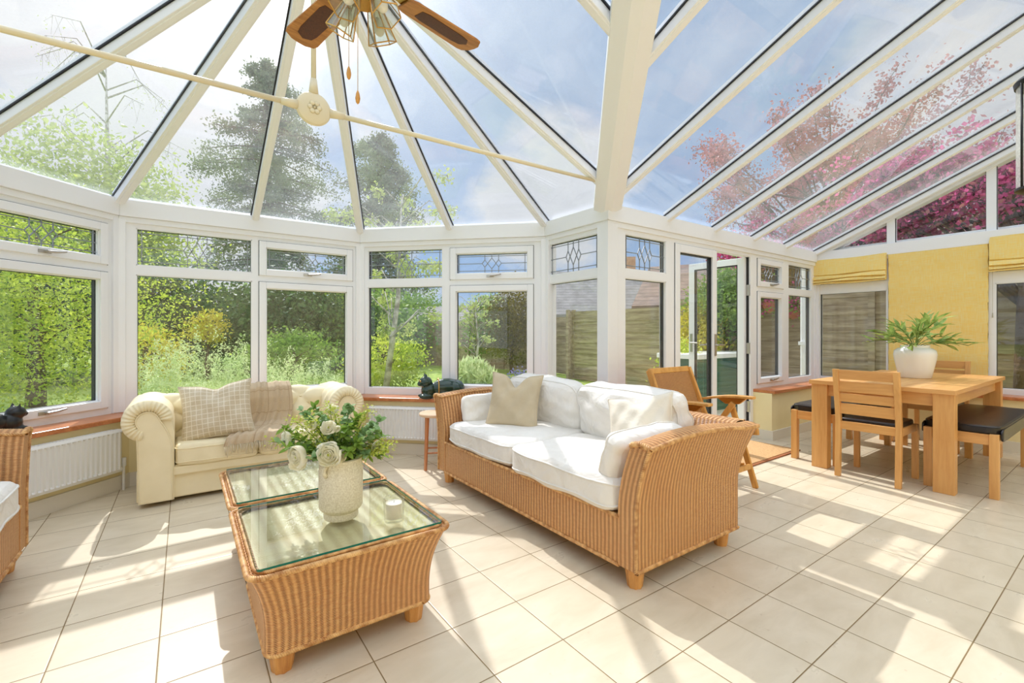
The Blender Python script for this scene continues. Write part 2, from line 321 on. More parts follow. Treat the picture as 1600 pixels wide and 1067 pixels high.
# ---------------------------------------------------------------- mesh helpers
ORG = {}
class MB:
    def __init__(s, T=None): s.v = []; s.f = []; s.uv = {}; s.mi = {}; s.T = T or Matrix.Identity(4)
    def add(s, pts, faces, uvs=None, mi=0):
        o = len(s.v); T = s.T
        s.v += [tuple(T @ Vector(p)) for p in pts]
        neg = T.determinant() < 0
        for k, f in enumerate(faces):
            if neg: f = tuple(f)[::-1]
            if uvs: s.uv[len(s.f)] = uvs[k][::-1] if neg else uvs[k]
            if mi: s.mi[len(s.f)] = mi
            s.f.append(tuple(i+o for i in f))
        return s
    def box(s, a, b, R=None, mi=0):
        (x0, y0, z0), (x1, y1, z1) = a, b
        p = [(x, y, z) for z in (z0, z1) for x, y in ((x0, y0), (x1, y0), (x1, y1), (x0, y1))]
        if R: p = [tuple(R @ Vector(q)) for q in p]
        return s.add(p, [(3, 2, 1, 0), (4, 5, 6, 7), (0, 1, 5, 4), (1, 2, 6, 5), (2, 3, 7, 6), (3, 0, 4, 7)], mi=mi)
    def bar(s, a, b, w, h, up=(0, 0, 1)):
        """box beam from a to b, w across and h along up"""
        a, b = Vector(a), Vector(b); d = (b-a).normalized(); up = Vector(up)
        x = d.cross(up).normalized()*(w/2); y = x.cross(d).normalized()*(h/2)
        p = [q+sx*x+sy*y for q in (a, b) for sx, sy in ((-1, -1), (1, -1), (1, 1), (-1, 1))]
        return s.add(p, [(0, 1, 2, 3), (7, 6, 5, 4), (0, 4, 5, 1), (1, 5, 6, 2), (2, 6, 7, 3), (3, 7, 4, 0)])
    def prism(s, poly, z0, z1):
        n = len(poly); p = [(x, y, z0) for x, y in poly]+[(x, y, z1) for x, y in poly]
        return s.add(p, [tuple(range(n))[::-1], tuple(range(n, 2*n))]+[(i, (i+1) % n, n+(i+1) % n, n+i) for i in range(n)])
    def grid(s, fn, nu, nv, cu=False, cv=False, uvfn=None, flip=False):
        p = [fn(i/nu, j/nv) for j in range(nv if cv else nv+1) for i in range(nu if cu else nu+1)]
        W = nu if cu else nu+1; H_ = nv if cv else nv+1; fs = []; us = []
        for j in range(nv):
            for i in range(nu):
                q = [(i, j), (i+1, j), (i+1, j+1), (i, j+1)]
                if flip: q = q[::-1]
                fs.append(tuple((a % W)+(b % H_)*W for a, b in q))
                if uvfn: us.append([uvfn(a/nu, b/nv) for a, b in q])
        return s.add(p, fs, us or None)
    def tube(s, pts, r, n=8, closed=False, caps=True):
        pts = [Vector(p) for p in pts]; N = len(pts); rr = r if isinstance(r, (list, tuple)) else [r]*N
        out = []; ref = None
        for i, p in enumerate(pts):
            if closed: d = (pts[(i+1) % N]-pts[i-1])
            else: d = pts[min(i+1, N-1)]-pts[max(i-1, 0)]
            d = d.normalized() if d.length > 1e-9 else Vector((0, 0, 1))
            if ref is None: ref = d.orthogonal().normalized()
            x = (ref-d*ref.dot(d)); x = x.normalized() if x.length > 1e-6 else d.orthogonal().normalized(); ref = x; y = d.cross(x)
            out += [p+(x*math.cos(2*PI*k/n)+y*math.sin(2*PI*k/n))*rr[i] for k in range(n)]
        fs = []
        for i in range(N if closed else N-1):
            for k in range(n):
                a, b = i*n, ((i+1) % N)*n; fs.append((a+k, a+(k+1) % n, b+(k+1) % n, b+k))
        if caps and not closed: fs += [tuple(range(n))[::-1], tuple(range((N-1)*n, N*n))]
        return s.add(out, fs)
    def lathe(s, prof, n=32, c=(0, 0, 0)):
        p = []; fs = []
        for r, z_ in prof: p += [(c[0]+r*math.cos(2*PI*k/n), c[1]+r*math.sin(2*PI*k/n), c[2]+z_) for k in range(n)]
        for j in range(len(prof)-1):
            for k in range(n): fs.append((j*n+k, j*n+(k+1) % n, (j+1)*n+(k+1) % n, (j+1)*n+k))
        fs += [tuple(range(n))[::-1], tuple(range((len(prof)-1)*n, len(prof)*n))]
        return s.add(p, fs)
    def braid(s, pts, r, pitch=.03, strands=3, closed=False):
        """twisted cane strands round a path"""
        P_ = [Vector(p) for p in pts]
        if closed: P_.append(P_[0])
        seg = [(P_[i+1]-P_[i]).length for i in range(len(P_)-1)]; Lt = sum(seg); n = max(8, int(Lt/(pitch/7)))
        samp = []; 
        for k in range(n+1):
            t_ = Lt*k/n; i = 0
            while i < len(seg)-1 and t_ > seg[i]: t_ -= seg[i]; i += 1
            d = (P_[i+1]-P_[i]).normalized(); samp.append((P_[i]+d*t_, d, Lt*k/n))
        for q in range(strands):
            out = []
            for p, d, t_ in samp:
                x = d.cross(Vector((0, 0, 1))); x = x.normalized() if x.length > 1e-3 else Vector((1, 0, 0)); y = d.cross(x)
                a = 2*PI*(t_/pitch+q/strands); out.append(p+(x*math.cos(a)+y*math.sin(a))*r*.66)
            s.tube(out, r*.48, 6, caps=False)
        return s
    def build(s, name, m, parent=None, root=None, smooth=False, bevel=0, sub=0, kind=None, auto=None):
        o3 = Vector(ORG.get(parent.name, (0, 0, 0))) if parent else Vector(root or (0, 0, 0))
        me = bpy.data.meshes.new(name); me.from_pydata([tuple(Vector(p)-o3) for p in s.v], [], s.f)
        if 'pane' in name or 'glass' in name:
            bm = bmesh.new(); bm.from_mesh(me); bmesh.ops.recalc_face_normals(bm, faces=bm.faces); bm.to_mesh(me); bm.free()
        ob = bpy.data.objects.new(name, me); C.objects.link(ob)
        for x in (m if isinstance(m, (list, tuple)) else [m]): me.materials.append(x)
        if s.uv:
            ul = me.uv_layers.new(name='UVMap')
            for fi, p in enumerate(me.polygons):
                if fi in s.uv:
                    for k, li in enumerate(p.loop_indices): ul.data[li].uv = s.uv[fi][k]
        for fi, k in s.mi.items(): me.polygons[fi].material_index = k
        if smooth: me.polygons.foreach_set('use_smooth', [True]*len(me.polygons))
        if auto:
            me.polygons.foreach_set('use_smooth', [True]*len(me.polygons)); me.set_sharp_from_angle(angle=math.radians(auto))
        if bevel:
            md = ob.modifiers.new('bevel', 'BEVEL'); md.width = bevel; md.segments = 2; md.limit_method = 'ANGLE'; md.angle_limit = .6
        if sub:
            md = ob.modifiers.new('subsurf', 'SUBSURF'); md.levels = sub; md.render_levels = sub
        if parent: ob.parent = parent; ORG[ob.name] = tuple(o3)
        else: ob.location = o3; ORG[ob.name] = tuple(o3)
        if kind: ob['kind'] = kind
        return ob
def thing(name, label, cat, loc=(0, 0, 0), group=None):
    o = bpy.data.objects.new(name, None); C.objects.link(o); o.location = loc; ORG[o.name] = tuple(loc)
    o.empty_display_size = .1; o['label'] = label; o['category'] = cat
    if group: o['group'] = group
    return o
def tag(o, label, cat, group=None):
    o['label'] = label; o['category'] = cat
    if group: o['group'] = group
    return o
def struct(name):
    o = bpy.data.objects.new(name, None); C.objects.link(o); ORG[o.name] = (0, 0, 0); o['kind'] = 'structure'; return o
def at(px, d, zz=None, py=None):
    """world point on the ray through picture column px at forward distance d"""
    l = (px-800)/FPX*d; x = FW[0]*d+RT[0]*l; y = FW[1]*d+RT[1]*l
    return Vector((x, y, zz if zz is not None else HC+(HY-py)/FPX*d))
# ---------------------------------------------------------------- the conservatory shell
VT = [(-1.78, -2.0), (-1.78, 3.42), (-.43, 4.77), (1.48, 4.77), (2.84, 3.41), (2.84, 2.62), (6.83, 2.62), (6.83, -2.0)]
NV = len(VT)
def off(i, n):
    """vertex i moved n inwards (mitred)"""
    p = Vector(VT[i])
    def nrm(a, b): t = (Vector(VT[b])-Vector(VT[a])).normalized(); return Vector((t.y, -t.x))
    if i == 0: return p+nrm(0, 1)*n
    if i == NV-1: return p+nrm(i-1, i)*n
    a, b = nrm(i-1, i), nrm(i, i+1); m = (a+b).normalized(); return p+m*(n/m.dot(a))
def fmat(i):
    a, b = Vector(VT[i]), Vector(VT[i+1]); t = (b-a).normalized(); nn = Vector((t.y, -t.x))
    return Matrix(((t.x, nn.x, 0, a.x), (t.y, nn.y, 0, a.y), (0, 0, 1, 0), (0, 0, 0, 1))), (b-a).length
def strip(name, m, i, n0, n1, z0, z1, parent=None, e0=None, e1=None, bevel=0, kind='structure'):
    """mitred strip along facet i"""
    T, Ln = fmat(i)
    def P(k, n, e):
        if e is None: return tuple(off(k, n))
        q = T @ Vector((e, n, 0)); return (q.x, q.y)
    mb = MB(); mb.prism([P(i, n0, e0), P(i+1, n0, e1), P(i+1, n1, e1), P(i, n1, e0)], z0, z1)
    return mb.build(name, m, parent, bevel=bevel, kind=None if parent else kind)
SILL = .545
NAMES = ['left', 'bay_left', 'bay_back', 'bay_right', 'side', 'door', 'gable']
# floor slab
fl = MB(); fl.prism([(-1.95, -2.3), (-1.95, 3.5), (-.5, 4.94), (1.55, 4.94), (3.0, 3.48), (3.0, 2.70), (7.0, 2.70), (7.0, -2.3)], -.12, 0)
fl.build('floor', M['floor'], kind='structure')
tn = 0
def trim(mb_or, m, **k):
    global tn; tn += 1; return mb_or.build('trim_%d' % tn, m, kind='structure', **k)
for i in range(NV-1):
    e0, e1 = None, None
    if i == 5:
        segs = [(None, .86), (2.36, None)]
    else: segs = [(None, None)]
    for (a, b) in segs:
        strip('wall_'+NAMES[i], M['cream'], i, -.1, .20, 0, .51, e0=a, e1=b)
        strip('baseboard_'+NAMES[i], M['skirt'], i, .20, .216, 0, .105, e0=a, e1=b)
        ob = strip('trim_sill', M['sill'], i, -.005, .235, .511, SILL, e0=a, e1=b, bevel=.006); tn += 1; ob.name = 'trim_%d' % tn
    if i == 5:       # ends of the dwarf walls beside the doors
        T_, _ = fmat(5); mb = MB(T_); mb.box((2.346, -.02, 0), (2.36, .216, .105)); mb.build('baseboard_door_end', M['skirt'], kind='structure')
    # eaves fascia: a deep white box beam with a stepped lower moulding
    for (n0, n1, z0, z1) in ((-.09, .035, 2.10, 2.235), (-.09, .018, 2.055, 2.10), (-.12, -.06, 2.2, 2.27)):
        ob = strip('trim_e', M['upvc'], i, n0, n1, z0, z1, bevel=.004); tn += 1; ob.name = 'trim_%d' % tn
# corner posts
for i in range(1, NV-1):
    mb = MB()
    a, b = Vector(VT[i-1]), Vector(VT[i]); c = Vector(VT[i+1]) if i+1 < NV else None
    t0 = (a-b).normalized(); t1 = (c-b).normalized(); wd = .05 if i != 5 else .10
    def Q(t, s_, n):
        T_ = fmat(i-1)[0] if t is t0 else fmat(i)[0]; nn = Vector((T_[0][1], T_[1][1])); q = b+t*s_+nn*n; return (q.x, q.y)
    n_in = .022
    poly = [Q(t0, wd, -.085), tuple(off(i, -.085)), Q(t1, wd, -.085), Q(t1, wd, n_in), tuple(off(i, n_in)), Q(t0, wd, n_in)]
    mb.prism(poly, SILL, 2.08); trim(mb, M['upvc'], bevel=.004)

def leading(mb, s0, s1, z0, z1, n):
    r = .0032; cx, cz = (s0+s1)/2, (z0+z1)/2; h = z1-z0; b = min(.035, h*.14)
    def ln(p, q): mb.bar((p[0], n, p[1]), (q[0], n, q[1]), r*2, r*2, up=(0, 1, 0))
    for z_ in (z0+b, z1-b): ln((s0, z_), (s1, z_))
    for s_ in (s0+b, s1-b): ln((s_, z0), (s_, z1))
    dh, dw = h*.27, .042
    def dia(c, w_, hh):
        q = [(c-w_, cz), (c, cz+hh), (c+w_, cz), (c, cz-hh)]
        for k in range(4): ln(q[k], q[(k+1) % 4])
    dia(cx, dw, dh); dia(cx-dw*1.65, dw*.65, dh*.66); dia(cx+dw*1.65, dw*.65, dh*.66)
    for s_, hh in ((cx, dh), (cx-dw*1.65, dh*.66), (cx+dw*1.65, dh*.66)):
        ln((s_, z0), (s_, cz-hh)); ln((s_, cz+hh), (s_, z1))
    ln((s0, cz), (cx-dw*2.3, cz)); ln((cx+dw*2.3, cz), (s1, cz))
def handle(T, s_, z_, parent, vertical=False, flip=1):
    mb = MB(T)
    if vertical:
        mb.box((s_-.013, .012, z_-.11), (s_+.013, .022, z_+.11)); mb.tube([(s_, .02, z_), (s_, .05, z_)], .009, 10)
        mb.tube([(s_, .05, z_), (s_+.10*flip, .052, z_)], [.010, .008], 10)
    else:
        mb.box((s_-.045, .012, z_-.011), (s_+.03, .022, z_+.011)); mb.tube([(s_, .02, z_), (s_, .042, z_)], .009, 10)
        mb.tube([(s_-.005, .04, z_), (s_+.05, .044, z_+.004), (s_+.105, .046, z_+.014)], [.010, .009, .007], 8)
    return mb.build('handle', M['steel'], parent, auto=40)
def pane(T, s0, s1, z0, z1, parent, n=-.035):
    mb = MB(T); mb.box((s0-.004, n-.010, z0-.004), (s1+.004, n+.010, z1+.004)); return mb.build('pane', M['pane'], parent)
wn = 0
def window(i, ops, s_lo, s_hi, z_lo=SILL, z_hi=2.06):
    """frame with glazed openings; each opening (s0,s1,z0,z1,kind) gives its glass; sash openings get an opening sash and handle"""
    global wn; wn += 1
    T, Ln = fmat(i); W_ = struct('window_%d' % wn)
    rects = [(a-.045, b+.045, c-.045, d+.045) if 'sash' in k else (a, b, c, d) for a, b, c, d, k in ops]
    ss = sorted(set([s_lo, s_hi]+[r[0] for r in rects]+[r[1] for r in rects])); zs = sorted(set([z_lo, z_hi]+[r[2] for r in rects]+[r[3] for r in rects]))
    fr = MB(T)
    # full-height strips keep the frame clean: verticals first, then the bars between
    for a, b in zip(ss, ss[1:]):
        mid = (a+b)/2; run = None
        for c, d in zip(zs, zs[1:]):
            zc = (c+d)/2; hole = any(r[0] < mid < r[1] and r[2] < zc < r[3] for r in rects)
            if not hole: run = (run[0], d) if run else (c, d)
            if (hole or d == zs[-1]) and run: fr.box((a, -.075, run[0]), (b, 0, run[1])); run = None
    fr.build('frame', M['upvc'], W_)
    for (a, b, c, d, k), r in zip(ops, rects):
        if 'sash' in k:
            sh = MB(T); w_ = .058
            for q in (((a-w_, -.06, c-w_), (a, .016, d+w_)), ((b, -.06, c-w_), (b+w_, .016, d+w_)), ((a, -.06, c-w_), (b, .016, c)), ((a, -.06, d), (b, .016, d+w_))): sh.box(*q)
            so_ = sh.build('sash', M['upvc'], W_, bevel=.004)
            sg = MB(T)
            for q in (((a-w_-.004, -.01, c-w_-.004), (a-w_, .004, d+w_+.004)), ((b+w_, -.01, c-w_-.004), (b+w_+.004, .004, d+w_+.004)), ((a-w_, -.01, d+w_), (b+w_, .004, d+w_+.004))): sg.box(*q)
            sg.build('seal', M['gasket'], so_)
            handle(T, (a+b)/2, c-.028, so_)
        bd = MB(T)     # glazing bead: sloping inner edge, and the dark seal round the glass
        e = .012
        for p, q in (((a, c), (b, c)), ((b, c), (b, d)), ((b, d), (a, d)), ((a, d), (a, c))):
            bd.bar((p[0], -.014, p[1]), (q[0], -.014, q[1]), e*1.2, .02, up=(0, 1, 0))
        bd.build('bead', M['upvc'], W_)
        gk = MB(T)
        for p, q in (((a+.005, c+.005), (b-.005, c+.005)), ((b-.005, c), (b-.005, d)), ((b-.005, d-.005), (a+.005, d-.005)), ((a+.005, d), (a+.005, c))):
            gk.bar((p[0], -.046, p[1]), (q[0], -.046, q[1]), .008, .03, up=(0, 1, 0))
        gk.build('gasket', M['gasket'], W_)
        pane(T, a, b, c, d, W_)
        if 'lead' in k:
            lm = MB(T); leading(lm, a, b, c, d, -.022); lm.build('leading', M['lead'], W_)
    return W_
TF = (1.72, 2.02); TS = (1.76, 1.96); LF = (.61, 1.645); LS = (.655, 1.585)
def duo(fa, fb, sa, sb): return [(fa, fb, *TF, 'lead'), (fa, fb, *LF, ''), (sa, sb, *TS, 'sash lead'), (sa, sb, *LS, 'sash')]
Lb = 1.909
window(0, [(2.6+k*.95, 3.4+k*.95, *q, 'lead' if q is TF else '') for k in range(3) for q in (TF, LF)], 0, 5.42)
window(1, [(.10, .93, *TF, 'lead'), (.10, .93, *LF, ''), (1.05, 1.77, *TS, 'sash lead'), (1.05, 1.77, *LS, 'sash')], 0, Lb)
window(2, duo(.112, .930, 1.044, 1.770), 0, 1.91)
window(3, duo(.080, .882, 1.022, 1.741), 0, 1.923)
window(4, [(.03, .68, *TF, 'lead'), (.03, .68, *LF, '')], 0, .79)
window(5, [(.215, .779, *TF, 'lead'), (.215, .779, *LF, '')], 0, .86)
window(5, [(2.50, 3.007, *TS, 'sash lead'), (2.50, 3.007, *LS, 'sash'), (3.215, 3.86, *TF, 'lead'), (3.215, 3.86, *LF, '')], 2.36, 3.99)
window(6, [(.045, .758, 1.80, 2.07, ''), (.045, .758, .60, 1.685, ''), (1.66, 2.5, 1.80, 2.07, ''), (1.66, 2.5, .60, 1.685, '')], 0, 2.6, z_hi=2.16)
# gable lights above the transom
T6, L6 = fmat(6)
def zg(s_): return 2.25+.45*min(s_, 4.61-s_)
g = struct('window_9'); mb = MB(T6)
mb.box((0, -.075, 2.10), (4.62, .004, 2.205))
def rake(n0, n1, lo, hi):
    for a, b in ((0, 2.305), (2.305, 4.61)):
        pts = [(s_, n, zg(s_)+dz) for n in (n0, n1) for s_, dz in ((a, lo), (b, lo), (b, hi), (a, hi))]
        mb.add(pts, [(0, 1, 2, 3), (7, 6, 5, 4), (0, 4, 5, 1), (1, 5, 6, 2), (2, 6, 7, 3), (3, 7, 4, 0)])
rake(-.09, .03, -.105, .02)
for a, b in ((.758, .837), (1.594, 1.669), (2.27, 2.345)):
    mb.add([(s_, n, z_) for n in (-.075, 0) for s_, z_ in ((a, 2.2), (b, 2.2), (b, zg(b)-.09), (a, zg(a)-.09))], [(0, 1, 2, 3), (7, 6, 5, 4), (0, 4, 5, 1), (1, 5, 6, 2), (2, 6, 7, 3), (3, 7, 4, 0)])
mb.build('frame', M['upvc'], g)
for a, b in ((.13, .758), (.837, 1.594), (1.669, 2.27)):
    q = [(a, 2.205), (b, 2.205), (b, zg(b)-.1), (a, max(2.207, zg(a)-.1))]
    p = MB(T6); p.add([(s_, n, z_) for n in (-.045, -.025) for s_, z_ in q], [(0, 1, 2, 3), (7, 6, 5, 4), (0, 4, 5, 1), (1, 5, 6, 2), (2, 6, 7, 3), (3, 7, 4, 0)])
    p.build('pane', M['pane'], g)
    gk = MB(T6); 
    for k in range(4):
        u, v = q[k], q[(k+1) % 4]
        if (Vector(u)-Vector(v)).length > .01: gk.bar((u[0], -.02, u[1]), (v[0], -.02, v[1]), .008, .02, up=(0, 1, 0))
    gk.build('gasket', M['gasket'], g)
# solid end of the gable wall and the house wall behind the camera
mb = MB(T6); mb.box((2.6, -.1, .51), (4.62, 0, 2.12)); mb.add([(s_, n, z_) for n in (-.1, 0) for s_, z_ in ((2.3, 2.1), (4.62, 2.1), (4.61, 2.2), (2.345, 3.15))], [(0, 1, 2, 3), (7, 6, 5, 4), (0, 4, 5, 1), (1, 5, 6, 2), (2, 6, 7, 3), (3, 7, 4, 0)])
mb.build('wall_right', M['cream'], kind='structure')
mb = MB(); mb.box((-1.9, -2.15, 0), (6.95, -2.0, 2.25)); mb.build('wall_rear', M['cream'], kind='structure')

# French doors: left leaf shut, right leaf swung out
T5, L5 = fmat(5)
df = MB(T5)
for q in (((.86, -.075, 0), (.905, 0, 2.06)), ((2.30, -.075, 0), (2.36, 0, 2.06)), ((.905, -.075, 2.02), (2.30, 0, 2.06)), ((.905, -.075, -.01), (2.30, .0, .028))): df.box(*q)
df.build('trim_80', M['upvc'], kind='structure', bevel=.003)
def leaf(name, T, w_, hside):
    D = struct(name); mb = MB(T); st = .075
    for q in (((0, -.055, .03), (st, .012, 2.015)), ((w_-st, -.055, .03), (w_, .012, 2.015)), ((st, -.055, 1.94), (w_-st, .012, 2.015)), ((st, -.055, .03), (w_-st, .012, .15))): mb.box(*q)
    mb.build('leaf_frame', M['upvc'], D, bevel=.004)
    mb = MB(T); mb.box((st-.004, -.045, .146), (w_-st+.004, -.02, 1.944)); mb.build('pane', M['pane'], D)
    mb = MB(T)
    for p, q in (((st+.004, .15), (st+.004, 1.94)), ((w_-st-.004, .15), (w_-st-.004, 1.94)), ((st, 1.936), (w_-st, 1.936))): mb.bar((p[0], -.03, p[1]), (q[0], -.03, q[1]), .01, .045, up=(0, 1, 0))
    mb.build('gasket', M['gasket'], D)
    hs = w_-st/2 if hside > 0 else st/2
    handle(T, hs, 1.05, D, True, 1 if hside > 0 else 1)
    mb = MB(T); mb.box((hs-.013, -.066, .94), (hs+.013, -.055, 1.16)); mb.tube([(hs, -.06, 1.05), (hs, -.09, 1.05), (hs-.1, -.092, 1.05)], .009, 8); mb.build('handle', M['steel'], D, auto=40)
    return D
TL = T5 @ Matrix.Translation((.905, 0, 0)); dl = leaf('door_1', TL, .70, 1)
ga = MB(TL); ga.box((-.004, -.02, .03), (0, .004, 2.02)); ga.box((.70, -.06, .03), (.706, .0, 2.02)); ga.build('gasket', M['gasket'], dl)
ang = math.radians(-93)
TR_ = T5 @ Matrix.Translation((2.295, -.045, 0)) @ Matrix.Rotation(math.radians(-91), 4, 'Z')
dr = leaf('door_2', TR_, .68, 1)
ga = MB(T5); ga.box((2.292, -.05, .03), (2.30, -.02, 2.02)); ga.build('gasket', M['gasket'], dr)
lk = MB(T5)
for z_ in (.35, 1.0, 1.65): lk.box((2.286, -.042, z_-.06), (2.2995, -.006, z_+.06))
lk.build('hinge', M['steel'], dr)

# ---------------------------------------------------------------- glazed roof
XC, YC, YR, ZR, PI_ = .53, 2.465, .315, 3.287, .45
roof = struct('ceiling')
CC = Vector((XC, YC, ZR)); J = Vector((.72, YR, ZR)); KR = Vector((6.83, YR, ZR))
def ez(x, y): return Vector((x, y, 2.25))
e = [ez(*v) for v in VT]
def rafter(a, b, w_=.058, h=.055, par=roof, start=0.0):
    a, b = Vector(a), Vector(b); d = (b-a).normalized(); a = a+d*start
    mb = MB(); mb.bar(a-Vector((0, 0, h/2+.012)), b-Vector((0, 0, h/2+.012)), w_, h); mb.bar(a-Vector((0, 0, h+.014)), b-Vector((0, 0, h+.014)), w_*.55, .012)
    r = mb.build('rafter', M['upvc'], par, bevel=.004)
    gk = MB(); gk.bar(a-Vector((0, 0, .007)), b-Vector((0, 0, .007)), w_+.018, .010); gk.build('gasket', M['gasket'], r)
    cp = MB(); cp.bar(a+Vector((0, 0, .018)), b+Vector((0, 0, .018)), w_, .022); cp.build('capping', M['upvc'], r)
def mid(a, b): return (a+b)/2
def rpane(*pts):
    n = len(pts); mb = MB(); nrm = (Vector(pts[1])-Vector(pts[0])).cross(Vector(pts[2])-Vector(pts[0])).normalized()*.006
    p = [Vector(q)+nrm for q in pts]+[Vector(q)-nrm for q in pts]
    mb.add(p, [tuple(range(n)), tuple(range(n, 2*n))[::-1]]+[(i, n+i, n+(i+1) % n, (i+1) % n) for i in range(n)]); mb.build('roof_pane', M['roofpane'], roof)
for i in (1, 2, 3):
    m1 = mid(e[i], e[i+1]); rafter(m1, CC); rpane(e[i], m1, CC); rpane(m1, e[i+1], CC)
for i in (1, 2, 3, 4): rafter(e[i], CC, .066, .06)
# right bay slope down to the valley, left slope
def val(t): return e[5].lerp(J, t)
def valy(y): return val((2.62-y)/(2.62-YR))
rows = [2.465, 1.60, .9]
rafter(valy(2.465), CC)
for y in rows[1:]: rafter(valy(y), (XC, y, ZR))
rpane(e[4], e[5], valy(2.465), CC)
pv_ = [2.465, 1.60, .9, YR]
for a, b in zip(pv_, pv_[1:]):
    A_, B_ = valy(a), valy(b)
    pts = [A_, B_, Vector((XC, b, ZR)), Vector((XC, a, ZR))]
    if (pts[1]-pts[2]).length < .01: pts = [pts[0], pts[1], pts[3]]
    rpane(*pts)
ys = [3.42, 2.465, 1.6, .75, -.1, -.95, -2.0]
for a, b in zip(ys, ys[1:]):
    pts = [(-1.78, a, 2.25), (XC, min(a, YC), ZR), (XC, b, ZR), (-1.78, b, 2.25)]
    rpane(*[Vector(p) for p in pts]); rafter((-1.78, b, 2.25), (XC, b, ZR))
# door-side slope
xs = [6.71, 5.935, 5.16, 4.385, 3.61]
def valx(x): return val((2.84-x)/(2.84-.72))
rafter((6.77, 2.62, 2.25), (6.77, YR, ZR), .05)
prev = 6.83
for x in xs[1:]:
    rafter((x, 2.62, 2.25), (x, YR, ZR)); rpane(*[Vector(p) for p in ((prev, 2.62, 2.25), (x, 2.62, 2.25), (x, YR, ZR), (prev, YR, ZR))]); prev = x
rpane(Vector((3.61, 2.62, 2.25)), e[5], valx(2.80), Vector((2.80, YR, ZR)), Vector((3.61, YR, ZR)))
rafter(valx(2.80), (2.80, YR, ZR))
rpane(valx(2.80), valx(2.05), Vector((2.05, YR, ZR)), Vector((2.80, YR, ZR))); rafter(valx(2.05), (2.05, YR, ZR))
rpane(valx(2.05), valx(1.28), Vector((1.28, YR, ZR)), Vector((2.05, YR, ZR))); rafter(valx(1.28), (1.28, YR, ZR))
rpane(valx(1.28), J, Vector((1.28, YR, ZR)))
for x in [XC, 1.28, 2.05, 2.80]+xs[::-1]:
    rafter((x, -1.99, 2.25), (x, YR, ZR))
bx_ = [XC, 1.28, 2.05, 2.80]+xs[::-1][:-1]+[6.83]
for a, b in zip(bx_, bx_[1:]): rpane(*[Vector(p) for p in ((a, -1.99, 2.25), (b, -1.99, 2.25), (b, YR, ZR), (a, YR, ZR))])
# ridges, valley, boss
mb = MB(); mb.bar(CC-Vector((0, 0, .04)), (XC, -2, ZR-.04), .13, .09); mb.bar(J-Vector((0, 0, .04)), KR-Vector((0, 0, .04)), .13, .09)
mb.lathe([(.10, -.12), (.17, -.08), (.17, .02), (.05, .05)], 24, tuple(CC)); mb.build('ridge', M['upvc'], roof, bevel=.004)
mb = MB(); a, b = e[5]-Vector((0, 0, .0)), J; d = (b-a).normalized(); a = a-d*.04
side = d.cross(Vector((0, 0, 1))).normalized()
prof = [(-.115, .02), (-.115, -.045), (-.03, -.085), (.03, -.085), (.115, -.045), (.115, .02)]
up = side.cross(d).normalized()
pts = [q+side*x+up*y for q in (a, b) for x, y in prof]
mb.add(pts, [tuple(range(6)), tuple(range(6, 12))[::-1]]+[(i, i+6, 6+(i+1) % 6, (i+1) % 6) for i in range(6)]); mb.build('valley_beam', M['upvc'], roof, bevel=.005)
# small drainage clips along the back eaves
# ---------------------------------------------------------------- wicker pieces
def ring_rr(cx, cy, hx, hy, r, n=6):
    """rounded rectangle, with the running length at each point"""
    pts = []
    for (sx, sy, a0) in ((1, -1, -PI/2), (1, 1, 0), (-1, 1, PI/2), (-1, -1, PI)):
        for k in range(n+1):
            a = a0+PI/2*k/n; pts.append((cx+sx*(hx-r)+r*math.cos(a), cy+sy*(hy-r)+r*math.sin(a)))
    return pts
def dense(poly, step=.02):
    """closed polygon resampled so wicker ribs follow it"""
    out = []
    for i in range(len(poly)):
        a, b = Vector(poly[i]), Vector(poly[(i+1) % len(poly)]); n = max(1, int((b-a).length/step))
        out += [tuple(a.lerp(b, k/n)) for k in range(n)]
    return out
def fluted_leg(x, y, h, parent, r=.042):
    mb = MB(); prof = [(0, .74), (.006, .80), (h, 1.12)]; n = 32; rings = []
    for z_, s_ in prof:
        rings += [(x+r*s_*(1+.07*math.cos(8*2*PI*k/n))*math.cos(2*PI*k/n), y+r*s_*(1+.07*math.cos(8*2*PI*k/n))*math.sin(2*PI*k/n), z_) for k in range(n)]
    fs = [(j*n+k, j*n+(k+1) % n, (j+1)*n+(k+1) % n, (j+1)*n+k) for j in range(2) for k in range(n)]+[tuple(range(n))[::-1], tuple(range(2*n, 3*n))]
    mb.add(rings, fs); return mb.build('leg', M['woodleg'], parent, auto=50)
